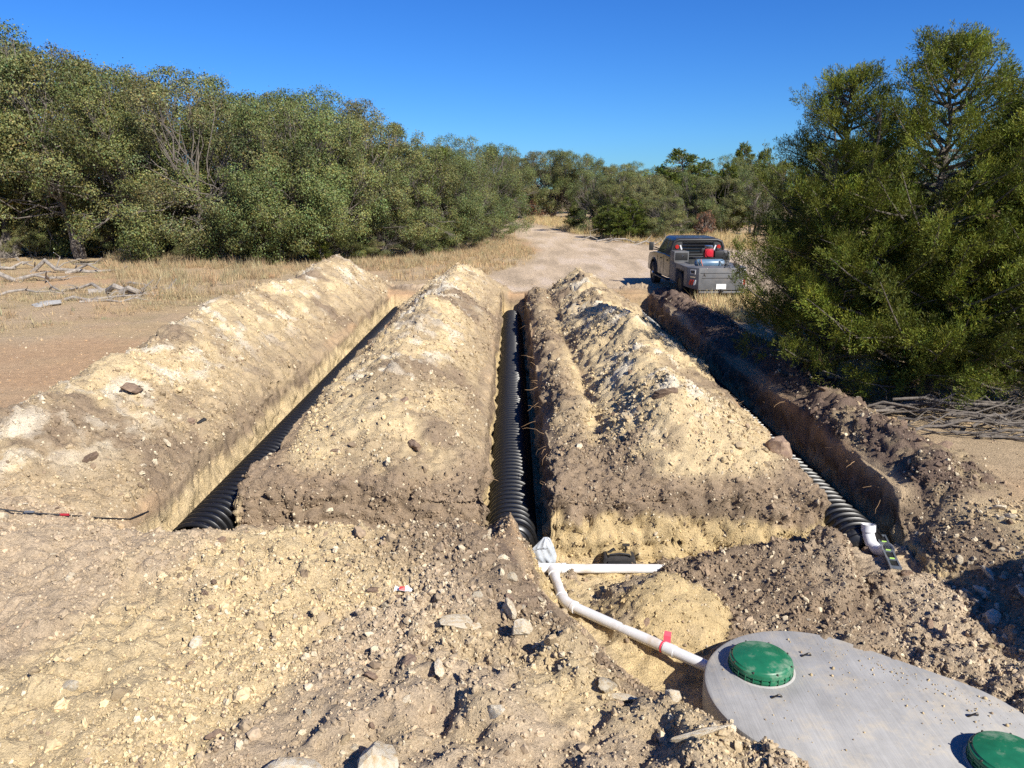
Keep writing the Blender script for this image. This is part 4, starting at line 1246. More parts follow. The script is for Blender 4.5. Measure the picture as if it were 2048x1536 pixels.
# ones the photograph singles out: px, py, kind, size, label
for px, py, k_, s, lab, scl in [
    (1022, 1225, 'lime', .17, 'tall upright cream limestone rock beside the buried elbow bank', (.11, .10, .22)),
    (1040, 1262, 'lime', .12, 'blocky pale rock just below the upright limestone rock', None),
    (1215, 1375, 'lime', .14, 'flat cream rock paired with a second slab near the tank end', (.14, .11, .07)),
    (1242, 1400, 'lime', .13, 'broken cream slab touching the flat cream rock', (.14, .10, .06)),
    (990, 1425, 'lime', .12, 'squarish tan limestone block standing alone on the rubble heap', (.12, .10, .11)),
    (600, 1548, 'lime', .27, 'big white-faced boulder at the rubble heap foot, wide one', (.27, .22, .22)),
    (752, 1545, 'lime', .28, 'big chalky boulder with rusty patch in the rubble', (.28, .20, .22)),
    (920, 1250, 'lime', .16, 'long flat limestone slab half buried in the rubble crest', (.26, .10, .05)),
    (1100, 1290, 'tan', .18, 'long tan ledge rock at the brown bank edge', (.30, .10, .07)),
    (1390, 1475, 'lime', .15, 'long pale slab leaning near the earthy sod clump', (.24, .07, .06)),
    (880, 1340, 'lime', .10, 'angular pinkish limestone flake on grey rubble', (.13, .09, .05)),
    (815, 1330, 'clod', .12, 'round grey clod with tuft of sod and deep shadow', None),
    (435, 1475, 'clod', .09, 'dark brown angular clod on the pale rubble slope', None),
    (265, 780, 'clod', .22, 'brown clay clod in a white patch on the longest spoil ridge', None),
    (180, 920, 'clod', .13, 'round brown clod low on the longest spoil ridge', None),
    (828, 895, 'clod', .17, 'large brown sod clump on the toe of the bare sunlit spoil ridge', None),
    (672, 903, 'clod', .08, 'small dark round clod near the toe of the bare spoil ridge', None),
    (810, 805, 'clod', .16, 'brown clod half way up the bare spoil ridge', None),
    (1560, 905, 'clod', .30, 'large sod clump perched on the lip of the outer trench', (.26, .24, .30)),
    (1330, 790, 'clod', .26, 'dark broken clay clump on top of the gullied spoil ridge', (.22, .2, .17)),
    (1958, 1182, 'lime', .11, 'yellow rock at the foot of the shaded rubble bank', None),
    (1975, 1150, 'lime', .13, 'pale upright stone on the shaded rubble bank', (.12, .09, .15)),
    (1480, 1470, 'clod', .22, 'root-matted sod clump overlapping the tank edge', (.17, .14, .10)),
    (1690, 1095, 'clod', .12, 'pointed clod standing at the outer chamber end', (.09, .09, .16)),
    (1735, 1105, 'clod', .13, 'blunt clod between the outer chamber end and the loose fitting', (.11, .1, .15)),
    (770, 1215, 'lime', .07, 'white stone lying next to the crumpled wrapper', None),
    (1290, 1250, 'clod', .06, 'brown clod at the foot of the yellow clay pile', None)]:
    p = hit(px, py)
    rock(k_, (p.x, p.y, gz(p.x, p.y)), s, lab, None, None, scl)
# and the many that only their place tells apart
def many(n, weight, kinds, smin, smax, lab, grp, seed):
    r2 = np.random.default_rng(seed)
    w = np.clip(weight.ravel() * area, 0, None); w /= w.sum()
    for i in r2.choice(len(w), n, p=w, replace=False):
        k_ = kinds[int(r2.integers(0, len(kinds)))]
        s = smin * (smax / smin) ** (r2.random() ** 1.7)
        rock(k_, flatP[i], s, lab[k_], grp)
many(90, vis * rubm * (fr > .5) * offtank * (I['pd'] < .1) * (Y > 3.6), ['lime', 'tan', 'tan', 'lime', 'clod'], .035, .095,
     {'lime': 'pale limestone rock lying loose on the foreground rubble heap', 'tan': 'tan caliche rock lying loose on the foreground rubble heap', 'clod': 'brown clod lying loose on the foreground rubble heap'}, 'loose rocks on the rubble heap', 31)
many(60, vis * (hp[2] > .1) * sst(13.5, 10, Y) * (I['cut'] < .1), ['lime', 'tan', 'tan', 'clod'], .04, .10,
     {'lime': 'pale rock on the stony toe of the gullied spoil ridge', 'tan': 'tan rock on the stony toe of the gullied spoil ridge', 'clod': 'brown clod on the stony toe of the gullied spoil ridge'}, 'rocks on the gullied spoil ridge', 32)
many(45, vis * ((hp[0] > .15) + (hp[1] > .15)) * (Y < 18) * (I['cut'] < .1), ['clod', 'tan', 'lime'], .04, .09,
     {'lime': 'white stone on a sunlit tan spoil ridge', 'tan': 'tan stone on a sunlit tan spoil ridge', 'clod': 'brown clod on a sunlit tan spoil ridge'}, 'stones on the sunlit spoil ridges', 33)
many(55, vis * offtank * (rbank > .2) * (Y < 8.6) * (X < 6.5) * sst(4.6, 5.6, X), ['lime', 'tan', 'lime', 'clod'], .05, .12,
     {'lime': 'pale rock on the rubble bank right beside the tank pit', 'tan': 'tan rock on the rubble bank right beside the tank pit', 'clod': 'dark clod on the rubble bank right beside the tank pit'}, 'rocks on the tank pit bank', 34)
many(40, vis * pitm * isramp * (X > 2.2), ['clod', 'clod', 'tan'], .04, .10,
     {'clod': 'brown clod on the backfill between tank and cut face', 'tan': 'tan stone on the backfill between tank and cut face'}, 'clods on the pit backfill', 35)
many(45, vis * (hp[4] > .1) * (Y < 17) * (Y > 8.4), ['clod', 'clod', 'tan'], .06, .15,
     {'clod': 'dark clod on the earth berm by the outer trench', 'tan': 'tan stone on the earth berm by the outer trench'}, 'clods on the earth berm', 36)

# ------------------------------------------------------------------ foliage helpers
def rhombs(c, d, side, ln, wd):
    """c (n,3) base, d (n,3) unit direction, side (n,3) -> 4 verts each"""
    ln = ln[:, None]; wd = wd[:, None]
    mid = c + d * ln * .45
    v = np.stack([c, mid + side * wd * .5, c + d * ln, mid - side * wd * .5], 1)
    f = np.arange(len(c) * 4).reshape(-1, 4)
    return v.reshape(-1, 3), f
def unit(v):
    return v / (np.linalg.norm(v, axis=-1, keepdims=True) + 1e-9)
def tint_var(rng, n, base, sat=.12, val=.3):
    k = (1 + rng.normal(0, val, (n, 1))).clip(.35, 1.9)
    h = rng.normal(0, sat, (n, 1))
    c = np.array(base)[None] * k
    c[:, 0:1] *= (1 + h); c[:, 2:3] *= (1 - .5 * h)
    return c.clip(.004, .6)
def limb(mb, a, b, r0, r1, rng, n=5, wob=.12, sides=6):
    a, b = Vector(a), Vector(b)
    L = (b - a).length
    pts = [a + (b - a) * (i / n) + (Vector(rng.normal(0, wob * L / n * 1.6, 3)) if 0 < i < n else Vector((0, 0, 0))) for i in range(n + 1)]
    mb.tube(pts, [r0 + (r1 - r0) * i / n for i in range(n + 1)], sides, cap=False)
    return pts
def oak(seed, H, Rd, nleaf, base=(.072, .088, .028), low=.05, leaf=.082):
    rng = np.random.default_rng(seed)
    lob = []
    nl = 125
    maj = []
    for k in range(11):
        t = (k + .5) / 11
        z = H * (low + .10 + (.80 - low) * t)
        env = Rd * math.sqrt(max(.04, 1 - ((z / H - .44) / .60) ** 2))
        a = k * 2.4 + rng.normal(0, .4)
        rr = env * rng.uniform(.45, .78)
        maj.append((rr * math.cos(a), rr * math.sin(a), z, Rd * rng.uniform(.30, .44)))
    while len(lob) < nl:
        m_ = maj[int(rng.integers(0, 11))]
        d0 = unit(rng.normal(0, 1, 3) + np.array((m_[0], m_[1], .4 * Rd)) / Rd * .9)
        c0_ = np.array(m_[:3]) + d0 * m_[3] * rng.uniform(.7, 1.12) * np.array((1, 1, .85))
        if c0_[2] > H * low: lob.append((c0_[0], c0_[1], c0_[2], Rd * rng.uniform(.12, .22)))
    for k in range(9):          # leaders breaking the outline
        a = rng.uniform(0, 6.28); rr = Rd * rng.uniform(.1, .75)
        lob.append((rr * math.cos(a), rr * math.sin(a), H * (.97 + .07 * rng.random()) * (1 - .30 * (rr / Rd) ** 2), Rd * rng.uniform(.09, .15)))
    for k in range(9):
        a = rng.uniform(0, 6.28); z = H * rng.uniform(.15, .8); rr = Rd * 1.12 * math.sqrt(max(.05, 1 - ((z / H - .46) / .60) ** 2))
        lob.append((rr * math.cos(a), rr * math.sin(a), z, Rd * rng.uniform(.10, .17)))
    nl = len(lob)
    lob = np.array(lob)
    tr = MB()
    ns = rng.integers(2, 5)
    stems = []
    for s in range(ns):
        a = rng.uniform(0, 6.28)
        b = (Rd * .28 * math.cos(a), Rd * .28 * math.sin(a), H * rng.uniform(.35, .5))
        limb(tr, (.15 * math.cos(a), .15 * math.sin(a), -.1), b, .17 + .02 * H / 8, .09, rng, 6, .1, 7)
        stems.append(b)
    for l in lob:
        s = min(stems, key=lambda q: (q[0] - l[0]) ** 2 + (q[1] - l[1]) ** 2 + .3 * (q[2] - l[2]) ** 2)
        st = np.array(s) * rng.uniform(.55, 1.0)
        pts = limb(tr, st, l[:3], .042, .014, rng, 5, .14, 5)
        for q in range(3):
            e = l[:3] + unit(rng.normal(0, 1, 3) + np.array((0, 0, .3))) * l[3] * 1.0
            limb(tr, pts[-2], e, .016, .006, rng, 3, .12, 4)
    w = lob[:, 3] ** 2; w /= w.sum()
    li = rng.choice(nl, nleaf, p=w)
    d = unit(rng.normal(0, 1, (nleaf, 3)) + np.array((0, 0, .25)) + .6 * unit(lob[li, :3] - np.array((0, 0, H * .45))))
    rad = lob[li, 3] * (.45 + .62 * rng.random(nleaf) ** .6)
    spr = rng.random(nleaf) < .09
    rad = np.where(spr, rad * (1 + .55 * rng.random(nleaf)), rad)
    sq = np.array((1, 1, .82))
    c = lob[li, :3] + d * rad[:, None] * sq
    # gather leaves into sprigs
    c = c + .05 * np.stack([vnoise(c[:, 0] * 5, c[:, 1] * 5, c[:, 2] * 5, 5 + k) for k in range(3)], -1) * 2
    keep = c[:, 2] > .05
    c, d, li = c[keep], d[keep], li[keep]
    n = len(c)
    nm_ = unit(d + rng.normal(0, .55, (n, 3)) + np.array((0, 0, .25)))
    dr = unit(np.cross(nm_, rng.normal(0, 1, (n, 3))))
    sd = np.cross(nm_, dr)
    ln = leaf * np.exp(rng.normal(0, .25, n))
    V_, F_ = rhombs(c, dr, sd, ln, ln * .62)
    lobe_t = 1 + rng.normal(0, .16, nl)[li][:, None]
    warm = rng.normal(.0, .06, nl)[li][:, None]
    col = tint_var(rng, n, base, .15, .28) * lobe_t
    col[:, 0:1] *= (1 + warm)
    br = rng.random(n) < .008
    col[br] = np.array((.17, .11, .05)) * (.6 + .6 * rng.random((br.sum(), 1)))
    crown = new_mesh('crown', V_, [F_], False, np.repeat(col, 4, 0).clip(.005, .5)); crown.materials.append(M['oak_leaf'])
    trunk = tr.mesh('trunk', smooth=True); trunk.materials.append(M['bark'])
    return crown, trunk
def juniper(seed, H, Rd, nbr, ntuft, per, tl, tw, base=(.10, .125, .02), lean=0.0, lowz=.03, plume=.10):
    rng = np.random.default_rng(seed)
    tr = MB()
    tops = [(0, 0, H)] + [(Rd * .45 * math.cos(a), Rd * .45 * math.sin(a), H * rng.uniform(.62, .9)) for a in rng.uniform(0, 6.28, 3)]
    for t in tops:
        limb(tr, (rng.normal(0, .06), rng.normal(0, .06), -.1), (t[0], t[1], t[2] * .97), .13, .012, rng, 8, .08, 6)
    tip, tdir, tlen, tw_w = [], [], [], []
    for b in range(nbr):
        t = tops[0] if rng.random() < .55 else tops[int(rng.integers(1, 4))]
        f = lowz + (1 - lowz) * rng.random() ** .85
        z = t[2] * f
        env = Rd * (1.02 - f) ** .72 * rng.uniform(.72, 1.12) * (1 if t is tops[0] else .72) * min(1, .55 + f * 3.2) + .10
        a = rng.uniform(0, 6.28)
        s = Vector((t[0] * f, t[1] * f, z * .93))
        e = s + Vector((math.cos(a) * env, math.sin(a) * env, env * rng.uniform(.05, .62) + .1 * f))
        e.z = max(e.z, .12)
        m = (s + e) / 2 + Vector((0, 0, -.09 * env)) + Vector(rng.normal(0, .06 * env, 3))
        pts = [s * (1 - q) ** 2 + m * 2 * q * (1 - q) + e * q * q for q in (0, .25, .5, .75, 1)]
        tr.tube(pts, [.030, .024, .018, .012, .006], 5, cap=False)
        tip.append([p[:] for p in pts]); tlen.append(env)
    tip = np.array(tip); tlen = np.array(tlen)
    w = tlen ** 1.3 + .75; w /= w.sum()
    bi = rng.choice(nbr, ntuft, p=w)
    q = .22 + .80 * rng.random(ntuft) ** .6
    P0, Pm, P1 = tip[bi, 0], tip[bi, 2], tip[bi, 4]
    qq = q[:, None]
    pos = P0 * (1 - qq) * (1 - 2 * qq) + Pm * 4 * qq * (1 - qq) + P1 * qq * (2 * qq - 1)
    bd = unit(P1 - P0)
    off = unit(rng.normal(0, 1, (ntuft, 3)) + np.array((0, 0, .55)))
    spread = tlen[bi][:, None] * (.13 * (1.15 - qq)) + plume
    pos = pos + off * spread * rng.random((ntuft, 1)) ** .6
    pos[:, 2] = np.maximum(pos[:, 2], .06)
    tdir = unit(bd * .7 + off * .8 + np.array((0, 0, .35)))
    # a plume of narrow sprays at each tuft
    c = np.repeat(pos, per, 0); dd = np.repeat(tdir, per, 0)
    n = len(c)
    dr = unit(dd + rng.normal(0, .5, (n, 3)))
    along = rng.random((n, 1))
    c = c + dd * (plume * 2.0) * along + rng.normal(0, 1, (n, 3)) * plume * (.52 - .34 * along)
    sd = unit(np.cross(dr, rng.normal(0, 1, (n, 3))))
    ln = tl * np.exp(rng.normal(0, .28, n))
    V_, F_ = rhombs(c, dr, sd, ln, tw * np.exp(rng.normal(0, .2, n)))
    tv_ = np.repeat(1 + rng.normal(0, .18, (ntuft, 1)) + rng.normal(0, .22, nbr)[bi][:, None], per, 0).clip(.4, 1.8)
    warm = np.repeat(rng.normal(.0, .07, (ntuft, 1)), per, 0)
    col = tint_var(rng, n, base, .10, .18) * tv_
    col[:, 0:1] *= 1 + warm
    dead = np.repeat(rng.random((ntuft, 1)) < .008, per, 0)[:, 0]
    col[dead] = np.array((.15, .10, .05))
    crown = new_mesh('crown', V_, [F_], False, np.repeat(col, 4, 0).clip(.004, .5)); crown.materials.append(M['juniper_leaf'])
    # bare grey twigs showing through
    for k in range(nbr // 6):
        b = int(rng.integers(0, nbr))
        a_ = Vector(tip[b, 3]); e = a_ + Vector(rng.normal(0, .13, 3)) * tlen[b]
        limb(tr, a_, e, .010, .004, rng, 3, .2, 4)
    trunk = tr.mesh('trunk', smooth=True); trunk.materials.append(M['bark'])
    return crown, trunk
def bare_tree(seed, H, col=None, spread=.55, depth=5):
    rng = np.random.default_rng(seed)
    tr = MB()
    def go(p, d, L, r, k):
        n = 3
        pts = [Vector(p)]
        for i in range(n):
            d = (d + Vector(rng.normal(0, .14, 3))).normalized()
            pts.append(pts[-1] + d * L / n)
        tr.tube(pts, [r * (1 - .3 * i / n) for i in range(n + 1)], 5 if k > 1 else 4, cap=False)
        if k == 0: return
        for _ in range(rng.integers(2, 4) + (1 if k < 3 else 0)):
            nd = (d + Vector(rng.normal(0, spread, 3)) + Vector((0, 0, .12))).normalized()
            go(pts[-1 - int(rng.integers(0, 2))], nd, L * rng.uniform(.6, .82), r * .58, k - 1)
    go((0, 0, -.1), Vector((0, 0, 1)), H * .32, .05 + H * .014, depth)
    me = tr.mesh('trunk', smooth=False); me.materials.append(M['deadwood'])
    return me
def plant_tree(name, crown, trunk, p, s, rz, label, group=None, cat='tree', sz=None):
    t = thing(name, label, cat, (p[0], p[1], gz(p[0], p[1])), (0, 0, rz), group)
    t.scale = (s, s, sz or s)
    if trunk is not None: obj('trunk', trunk, None, t)
    if crown is not None: obj('crown', crown, None, t)
    return t
OAK = [oak(1, 8.0, 4.0, 74000, (.152, .166, .050)), oak(2, 8.0, 3.7, 74000, (.160, .168, .056)), oak(3, 8.0, 4.3, 76000, (.140, .164, .050), .02), oak(4, 8.0, 3.9, 70000, (.164, .166, .062), .07)]
OAK.append(OAK[2])
JUN_FAR = [juniper(11, 5.0, 2.1, 130, 2600, 10, .13, .045), juniper(12, 5.0, 1.9, 130, 2600, 10, .13, .045, (.12, .14, .022))]
JUN_NEAR = [juniper(21, 6.0, 2.9, 250, 8000, 40, .052, .0115, (.132, .154, .018))]
JUN_NEAR.append(JUN_NEAR[0])
rng = np.random.default_rng(8)
# front of the left wood, px of base, top
LWOOD = 'live oaks massed along the clearing'
front = [(-160, 528, 10, 0), (20, 524, 30, 2), (165, 526, 80, 1), (300, 527, 140, 0), (430, 531, 150, 3), (545, 533, 175, 4), (640, 532, 200, 2), (735, 525, 215, 1), (820, 520, 285, 0), (905, 508, 300, 2), (965, 488, 290, 4)]
def tree_from_px(px, base_y, top_y, proto, H0, name, label, group, wide=1.0, dpush=0.0, cat='tree'):
    g = atz(px, base_y)
    d = g.y + dpush
    gx = g.x * d / g.y
    top = aty(px, top_y, d).z
    s = max(.25, top / (H0 * (1.09 if H0 == 8.0 else .99)))
    t = plant_tree(name, proto[0], proto[1], (gx, d), s * wide, rng.uniform(0, 6.28), label, group, cat, s)
    return t
flabs = ['live oak at the wood edge past the thick weathered log', 'live oak rising behind the leafless twiggy shrub', 'live oak with pale forked trunk behind the fallen dead branches',
         'live oak standing behind the bare grey brush', 'live oak whose low boughs end at the tall straw grass', 'live oak behind the lower crest of the longest spoil ridge',
         'live oak behind the far peak of the longest spoil ridge', 'live oak behind the far end of the outermost grassy trench', 'live oak next to the yellow-green juniper at the wood edge', 'live oak overhanging the inside of the track bend', 'last live oak of the wood edge, where the track turns out of sight']
for i, (px, by, ty, k) in enumerate(front):
    tree_from_px(px, by, ty, OAK[k], 8.0, 'live_oak', flabs[i], LWOOD, .92 if i < 8 else .95, 2.2)
for i, (px, by, h) in enumerate([(-40, 521, 455), (70, 519, 440), (130, 517, 450), (235, 519, 445), (340, 520, 430), (395, 524, 460), (470, 528, 440), (580, 531, 450), (690, 526, 440), (770, 522, 450), (850, 514, 440), (935, 500, 420), (985, 482, 415), (300, 512, 400), (30, 510, 400), (180, 510, 390)]):
    tree_from_px(px, by, h, OAK[(i * 3) % 4], 8.0, 'oak_shrub', 'low leafy oak shrub filling the shade beneath the wood edge', 'oak shrubs under the wood edge', 1.5, 1.5, 'shrub')
lab = 'live oak deeper in the wood, its crown topping the front row'
for i, (px, by, ty, k) in enumerate([(-250, 505, 25, 1), (-60, 503, 20, 4), (90, 503, 60, 3), (230, 504, 120, 2), (370, 505, 125, 0), (500, 506, 165, 1), (600, 505, 170, 4), (690, 503, 195, 3), (790, 497, 240, 0), (880, 480, 275, 1), (940, 470, 270, 4), (1000, 460, 290, 2)]):
    tree_from_px(px, by, ty, OAK[k], 8.0, 'live_oak', lab, 'live oaks in the second row', .9, 3)
# far wood across the end of the track
lab = 'grey-green live oak in the far wood beyond the track'
for i, (px, by, ty, k) in enumerate([(1050, 437, 300, 3), (1105, 437, 298, 0), (1165, 438, 305, 2), (1225, 440, 322, 1), (1285, 442, 335, 4), (1330, 446, 330, 3), (1405, 450, 320, 0), (1480, 450, 310, 2), (1560, 450, 315, 1),
                                      (1195, 466, 345, 2), (1240, 468, 338, 0), (1300, 470, 345, 3), (1375, 471, 342, 4), (1440, 472, 345, 1), (1510, 472, 340, 2),
                                      (1020, 428, 305, 1), (1140, 428, 300, 4), (1250, 430, 325, 2), (1350, 430, 330, 0), (1640, 450, 310, 4), (1740, 452, 300, 3), (1850, 455, 300, 2), (1960, 455, 290, 1), (2070, 455, 280, 0)]):
    tree_from_px(px, by, ty, OAK[k], 8.0, 'live_oak', lab, 'far live oaks', 1.0, 1.0)
for px, by, ty, k, lab, w in [(1355, 462, 300, 0, 'broad dark juniper topping the far wood above the truck', 1.5), (1450, 470, 330, 1, 'bright green conical juniper right behind the truck', 1.0), (1150, 462, 405, 1, 'small bright juniper bush at the track edge', 1.1), (1215, 478, 410, 0, 'dark juniper bush right of the track bend', 1.5),
                              (1255, 482, 395, 0, 'rounded dark juniper beside the grey oak scrub', 1.4), (885, 500, 300, 1, 'yellow-green juniper poking between the wood edge oaks', .8), (640, 530, 470, 1, 'low juniper bush under the front oaks', 1.3), (1480, 440, 290, 1, 'tall narrow juniper behind the bare grey tree', .8), (1520, 440, 300, 0, 'second narrow juniper behind the bare grey tree', .8)]:
    tree_from_px(px, by, ty, JUN_FAR[k], 5.0, 'juniper', lab, None, w, .5)
tree_from_px(1330, 482, 385, OAK[1], 8.0, 'scrub_oak', 'grey-green scrub oak beside the track, left of the truck roof', None, 1.25, .5)
tree_from_px(1290, 480, 400, OAK[4], 8.0, 'scrub_oak', 'low scrub oak between the two juniper bushes by the track', None, 1.1, .8)
for j, (px, by, ty, lab) in enumerate([(1500, 470, 330, 'bare grey leafless tree behind the truck'), (1190, 440, 350, 'pale leafless snag in front of the far wood'), (270, 524, 430, 'bare grey brush under the front oaks'), (40, 522, 470, 'leafless twiggy shrub by the fallen logs')]):
    g = atz(px, by); h = aty(px, ty, g.y).z
    t = thing('bare_tree', lab, 'tree', (g.x, g.y, gz(g.x, g.y)), (0, 0, j))
    me = bare_tree(60 + j, h, None, .55 if j < 2 else .8, 5)
    obj('trunk', me, None, t)
# near junipers on the right
for k, x, y, s, sz, rz, lab in [(0, 6.05, 14.5, .80, .96, .3, 'juniper nearest the truck, shading the gullied ridge'), (1, 7.35, 13.6, 1.0, 1.06, 2.0, 'tallest juniper, with sunlit yellow-green boughs above the brush pile'),
                                (0, 9.2, 12.8, .95, 1.0, 4.0, 'juniper leaning over the brush pile from the clearing edge'), (1, 7.9, 18.2, .85, .80, 5.1, 'juniper standing behind the one nearest the truck'), (0, 11.5, 17.0, 1.0, 1.0, 1.2, 'dark juniper hidden behind the tallest one')]:
    plant_tree('juniper', JUN_NEAR[k][0], JUN_NEAR[k][1], (x, y), s, rz, lab, None, 'tree', sz)
bs_ = juniper(31, 1.6, 1.0, 60, 900, 10, .12, .02)
for px, py, s, lab in [(1845, 800, .9, 'low bright juniper bough bush in front of the brush pile'), (500, 520, .8, 'small green juniper sprout under the oaks')]:
    g = atz(px, py); plant_tree('juniper_bush', bs_[0], bs_[1], (g.x, g.y), s * (1 if px > 1000 else 2), 1.0, lab, None, 'bush')
# dead brown brush
bb = oak(41, 2.0, 1.4, 4200, (.17, .085, .045), .02, .10)
g = atz(1072, 437); plant_tree('dead_bush', bb[0], bb[1], (g.x, g.y), 1.5, 0, 'rust-brown dead bush at the end of the track', None, 'bush', 1.2)
g = atz(1408, 474); plant_tree('dead_bush', bb[0], bb[1], (g.x, g.y), .55, 2, 'small rust-brown dead shrub behind the truck cab', None, 'bush', .9)
# ------------------------------------------------------------------ dry grass
def grass(name, polys, label, seed, base=(.44, .345, .20)):
    r2 = np.random.default_rng(seed)
    Cc, Dd, Ln, Co, Wd = [], [], [], [], []
    for pp, n, h, pw in polys:
        poly = pixpoly(pp)
        xs_ = [q[0] for q in poly]; ys_ = [q[1] for q in poly]
        x = r2.uniform(min(xs_), max(xs_), n * 4); y = r2.uniform(min(ys_), max(ys_), n * 4)
        k = (poly_sd(x, y, poly) > -.3 * r2.random(n * 4)) & (fbm(x, y, 0, .45, 3, seed=401) + r2.normal(0, .25, n * 4) > pw)
        x, y = x[k][:n], y[k][:n]
        z = np.array([gz(a, b) for a, b in zip(x, y)])
        per = 14
        m = len(x) * per
        hh = np.repeat(h * np.exp(r2.normal(0, .3, len(x))), per) * r2.uniform(.55, 1.1, m)
        c = np.repeat(np.stack([x, y, z - .02], -1), per, 0) + r2.normal(0, .10, (m, 3)) * np.array((1, 1, 0))
        d = unit(r2.normal(0, .32, (m, 3)) * np.array((1, 1, .3)) + np.array((0, 0, 1)))
        Cc.append(c); Dd.append(d); Ln.append(hh)
        t = np.repeat(.75 + .5 * r2.random((len(x), 1)), per, 0) * (.8 + .4 * r2.random((m, 1)))
        w = np.repeat(r2.normal(0, .08, (len(x), 1)), per, 0)
        co = np.array(base)[None] * t
        co[:, 0:1] *= 1 + w
        Co.append(co)
    c, d, ln, co = map(np.concatenate, (Cc, Dd, Ln, Co))
    n = len(c)
    a = r2.uniform(0, 6.28, n)
    sd = np.stack([np.cos(a), np.sin(a), 0 * a], -1)
    V_, F_ = rhombs(c, d, sd, ln, .012 + .010 * r2.random(n))
    return tag(obj(name, new_mesh(name, V_, [F_], False, np.repeat(co, 4, 0).clip(.02, .7)), M['grass']), label, kind='stuff')
grass('dry_grass', [([(225, 512), (330, 500), (570, 540), (560, 565), (430, 600), (330, 600), (230, 575)], 1500, .40, -.05),
                    ([(-40, 520), (560, 535), (640, 560), (520, 580), (380, 610), (200, 642), (-40, 668)], 1100, .19, .12),
                    ([(560, 520), (900, 506), (1010, 470), (1030, 480), (980, 505), (800, 540), (560, 545)], 900, .35, -.4)], 'dry straw grass over the field left of the ridges', 1)
grass('dry_grass', [([(760, 530), (1000, 482), (1065, 500), (1060, 525), (960, 553), (800, 563)], 1250, .28, -.02)], 'straw grass in the bend of the track', 2, (.46, .345, .19))
grass('dry_grass', [([(1395, 590), (1500, 592), (1500, 645), (1430, 635)], 700, .30, -.8)], 'pale straw grass behind the truck tail', 3, (.58, .45, .24))
grass('dry_grass', [([(1040, 434), (1130, 440), (1205, 470), (1160, 470), (1060, 446)], 700, .5, -.6), ([(1170, 476), (1500, 472), (1500, 500), (1300, 490)], 1100, .42, -.5)], 'straw grass verge below the far wood', 4, (.52, .40, .20))

# ------------------------------------------------------------------ fallen branches and brush
rng = np.random.default_rng(515)
def branch(p, a, L, r, label, group, lift=.0, twigs=4, name='fallen_branch', wood=None):
    wood = wood or M['deadwood']
    t = thing(name, label, 'branch', (p[0], p[1], gz(p[0], p[1]) + r * .6 + lift), (0, rng.normal(0, .05), a), group)
    pts = [Vector((L * (q - .5), rng.normal(0, .05 * L), max(0, rng.normal(.03, .05) * L)) if 0 < q < 1 else (L * (q - .5), 0, 0)) for q in (0, .2, .4, .6, .8, 1)]
    MB().tube(pts, [r * k for k in (1, .95, .85, .7, .5, .25)], 8).build('limb', wood, t, smooth=True)
    for k in range(twigs):
        b = pts[int(rng.integers(2, 6))]
        e = b + Vector((rng.uniform(.1, .5), rng.normal(0, .4), abs(rng.normal(.12, .2)))) * L * .45
        m = (b + e) / 2 + Vector(rng.normal(0, .04 * L, 3))
        MB().tube([b, m, e], [r * .4, r * .25, r * .1], 5).build('twig', wood, t, smooth=True)
    return t
for i, (px, py, a, L, r) in enumerate([(20, 565, .1, 3.0, .13), (130, 545, -.15, 3.4, .10), (250, 590, .0, 2.6, .12), (200, 600, .3, 2.6, .06), (285, 592, -.1, 1.6, .10), (60, 590, .2, 2.2, .05), (190, 545, .25, 2.4, .09), (300, 580, -.3, 2.8, .05), (150, 580, 2.8, 2.6, .06),
                                    (10, 540, .5, 2.4, .10), (230, 605, .15, 2.2, .04), (100, 560, -.4, 2.0, .05)]):
    g = atz(px, py)
    lab = ['thick weathered log lying beyond the grey slab', 'long bleached limb lying in the grass before the oaks', 'pale split log among tangled dead branches'][i] if i < 3 else 'thin grey dead branch in the tangle on the grass'
    branch(g, a, L, r, lab, 'fallen branches in the field', 0, 5)
for i, (px, py, a, L) in enumerate([(1190, 481, -.1, 3.2), (1260, 487, -.15, 3.4), (1300, 491, .1, 2.6), (1225, 484, .2, 2.4)]):
    branch(atz(px, py), a, L, .055, 'grey fallen limb lying along the track verge before the scrub', 'limbs on the track verge', 0, 5)
g = atz(98, 611)
gr = obj('grey_slab', ROCKS['lime'][2].copy(), None, None, (g.x, g.y, gz(g.x, g.y) + .05), (.1, -.06, .4))
gr.data.materials.clear(); gr.data.materials.append(M['greyrock']); gr.scale = (.52, .50, .22)
tag(gr, 'flat blue-grey rock slab lying alone in the grass', 'rock')
for i in range(58):
    x = rng.uniform(6.55, 9.2); y = rng.uniform(10.9, 12.4) - .12 * (x - 7)
    L = rng.uniform(1.0, 2.4)
    lift = rng.uniform(0, .42) * max(0, 1 - abs(y - 11.7) / 1.0)
    branch((x, y), rng.normal(-.22, .22), L, rng.uniform(.010, .028), 'grey cut branch stacked in the brush pile under the junipers', 'brush pile branches', lift, 1, 'cut_branch', M['bark'])  # darker bark instead of deadwood: juniper shade put into the wood colour
for i in range(20):
    x = rng.uniform(5.9, 9.0); y = rng.uniform(13.0, 16.0)
    branch((x, y), rng.uniform(0, 6.28), rng.uniform(.8, 1.8), rng.uniform(.008, .02), 'thin dead stick on the ground beneath the junipers', 'sticks under the junipers', 0, 1, 'dead_stick')

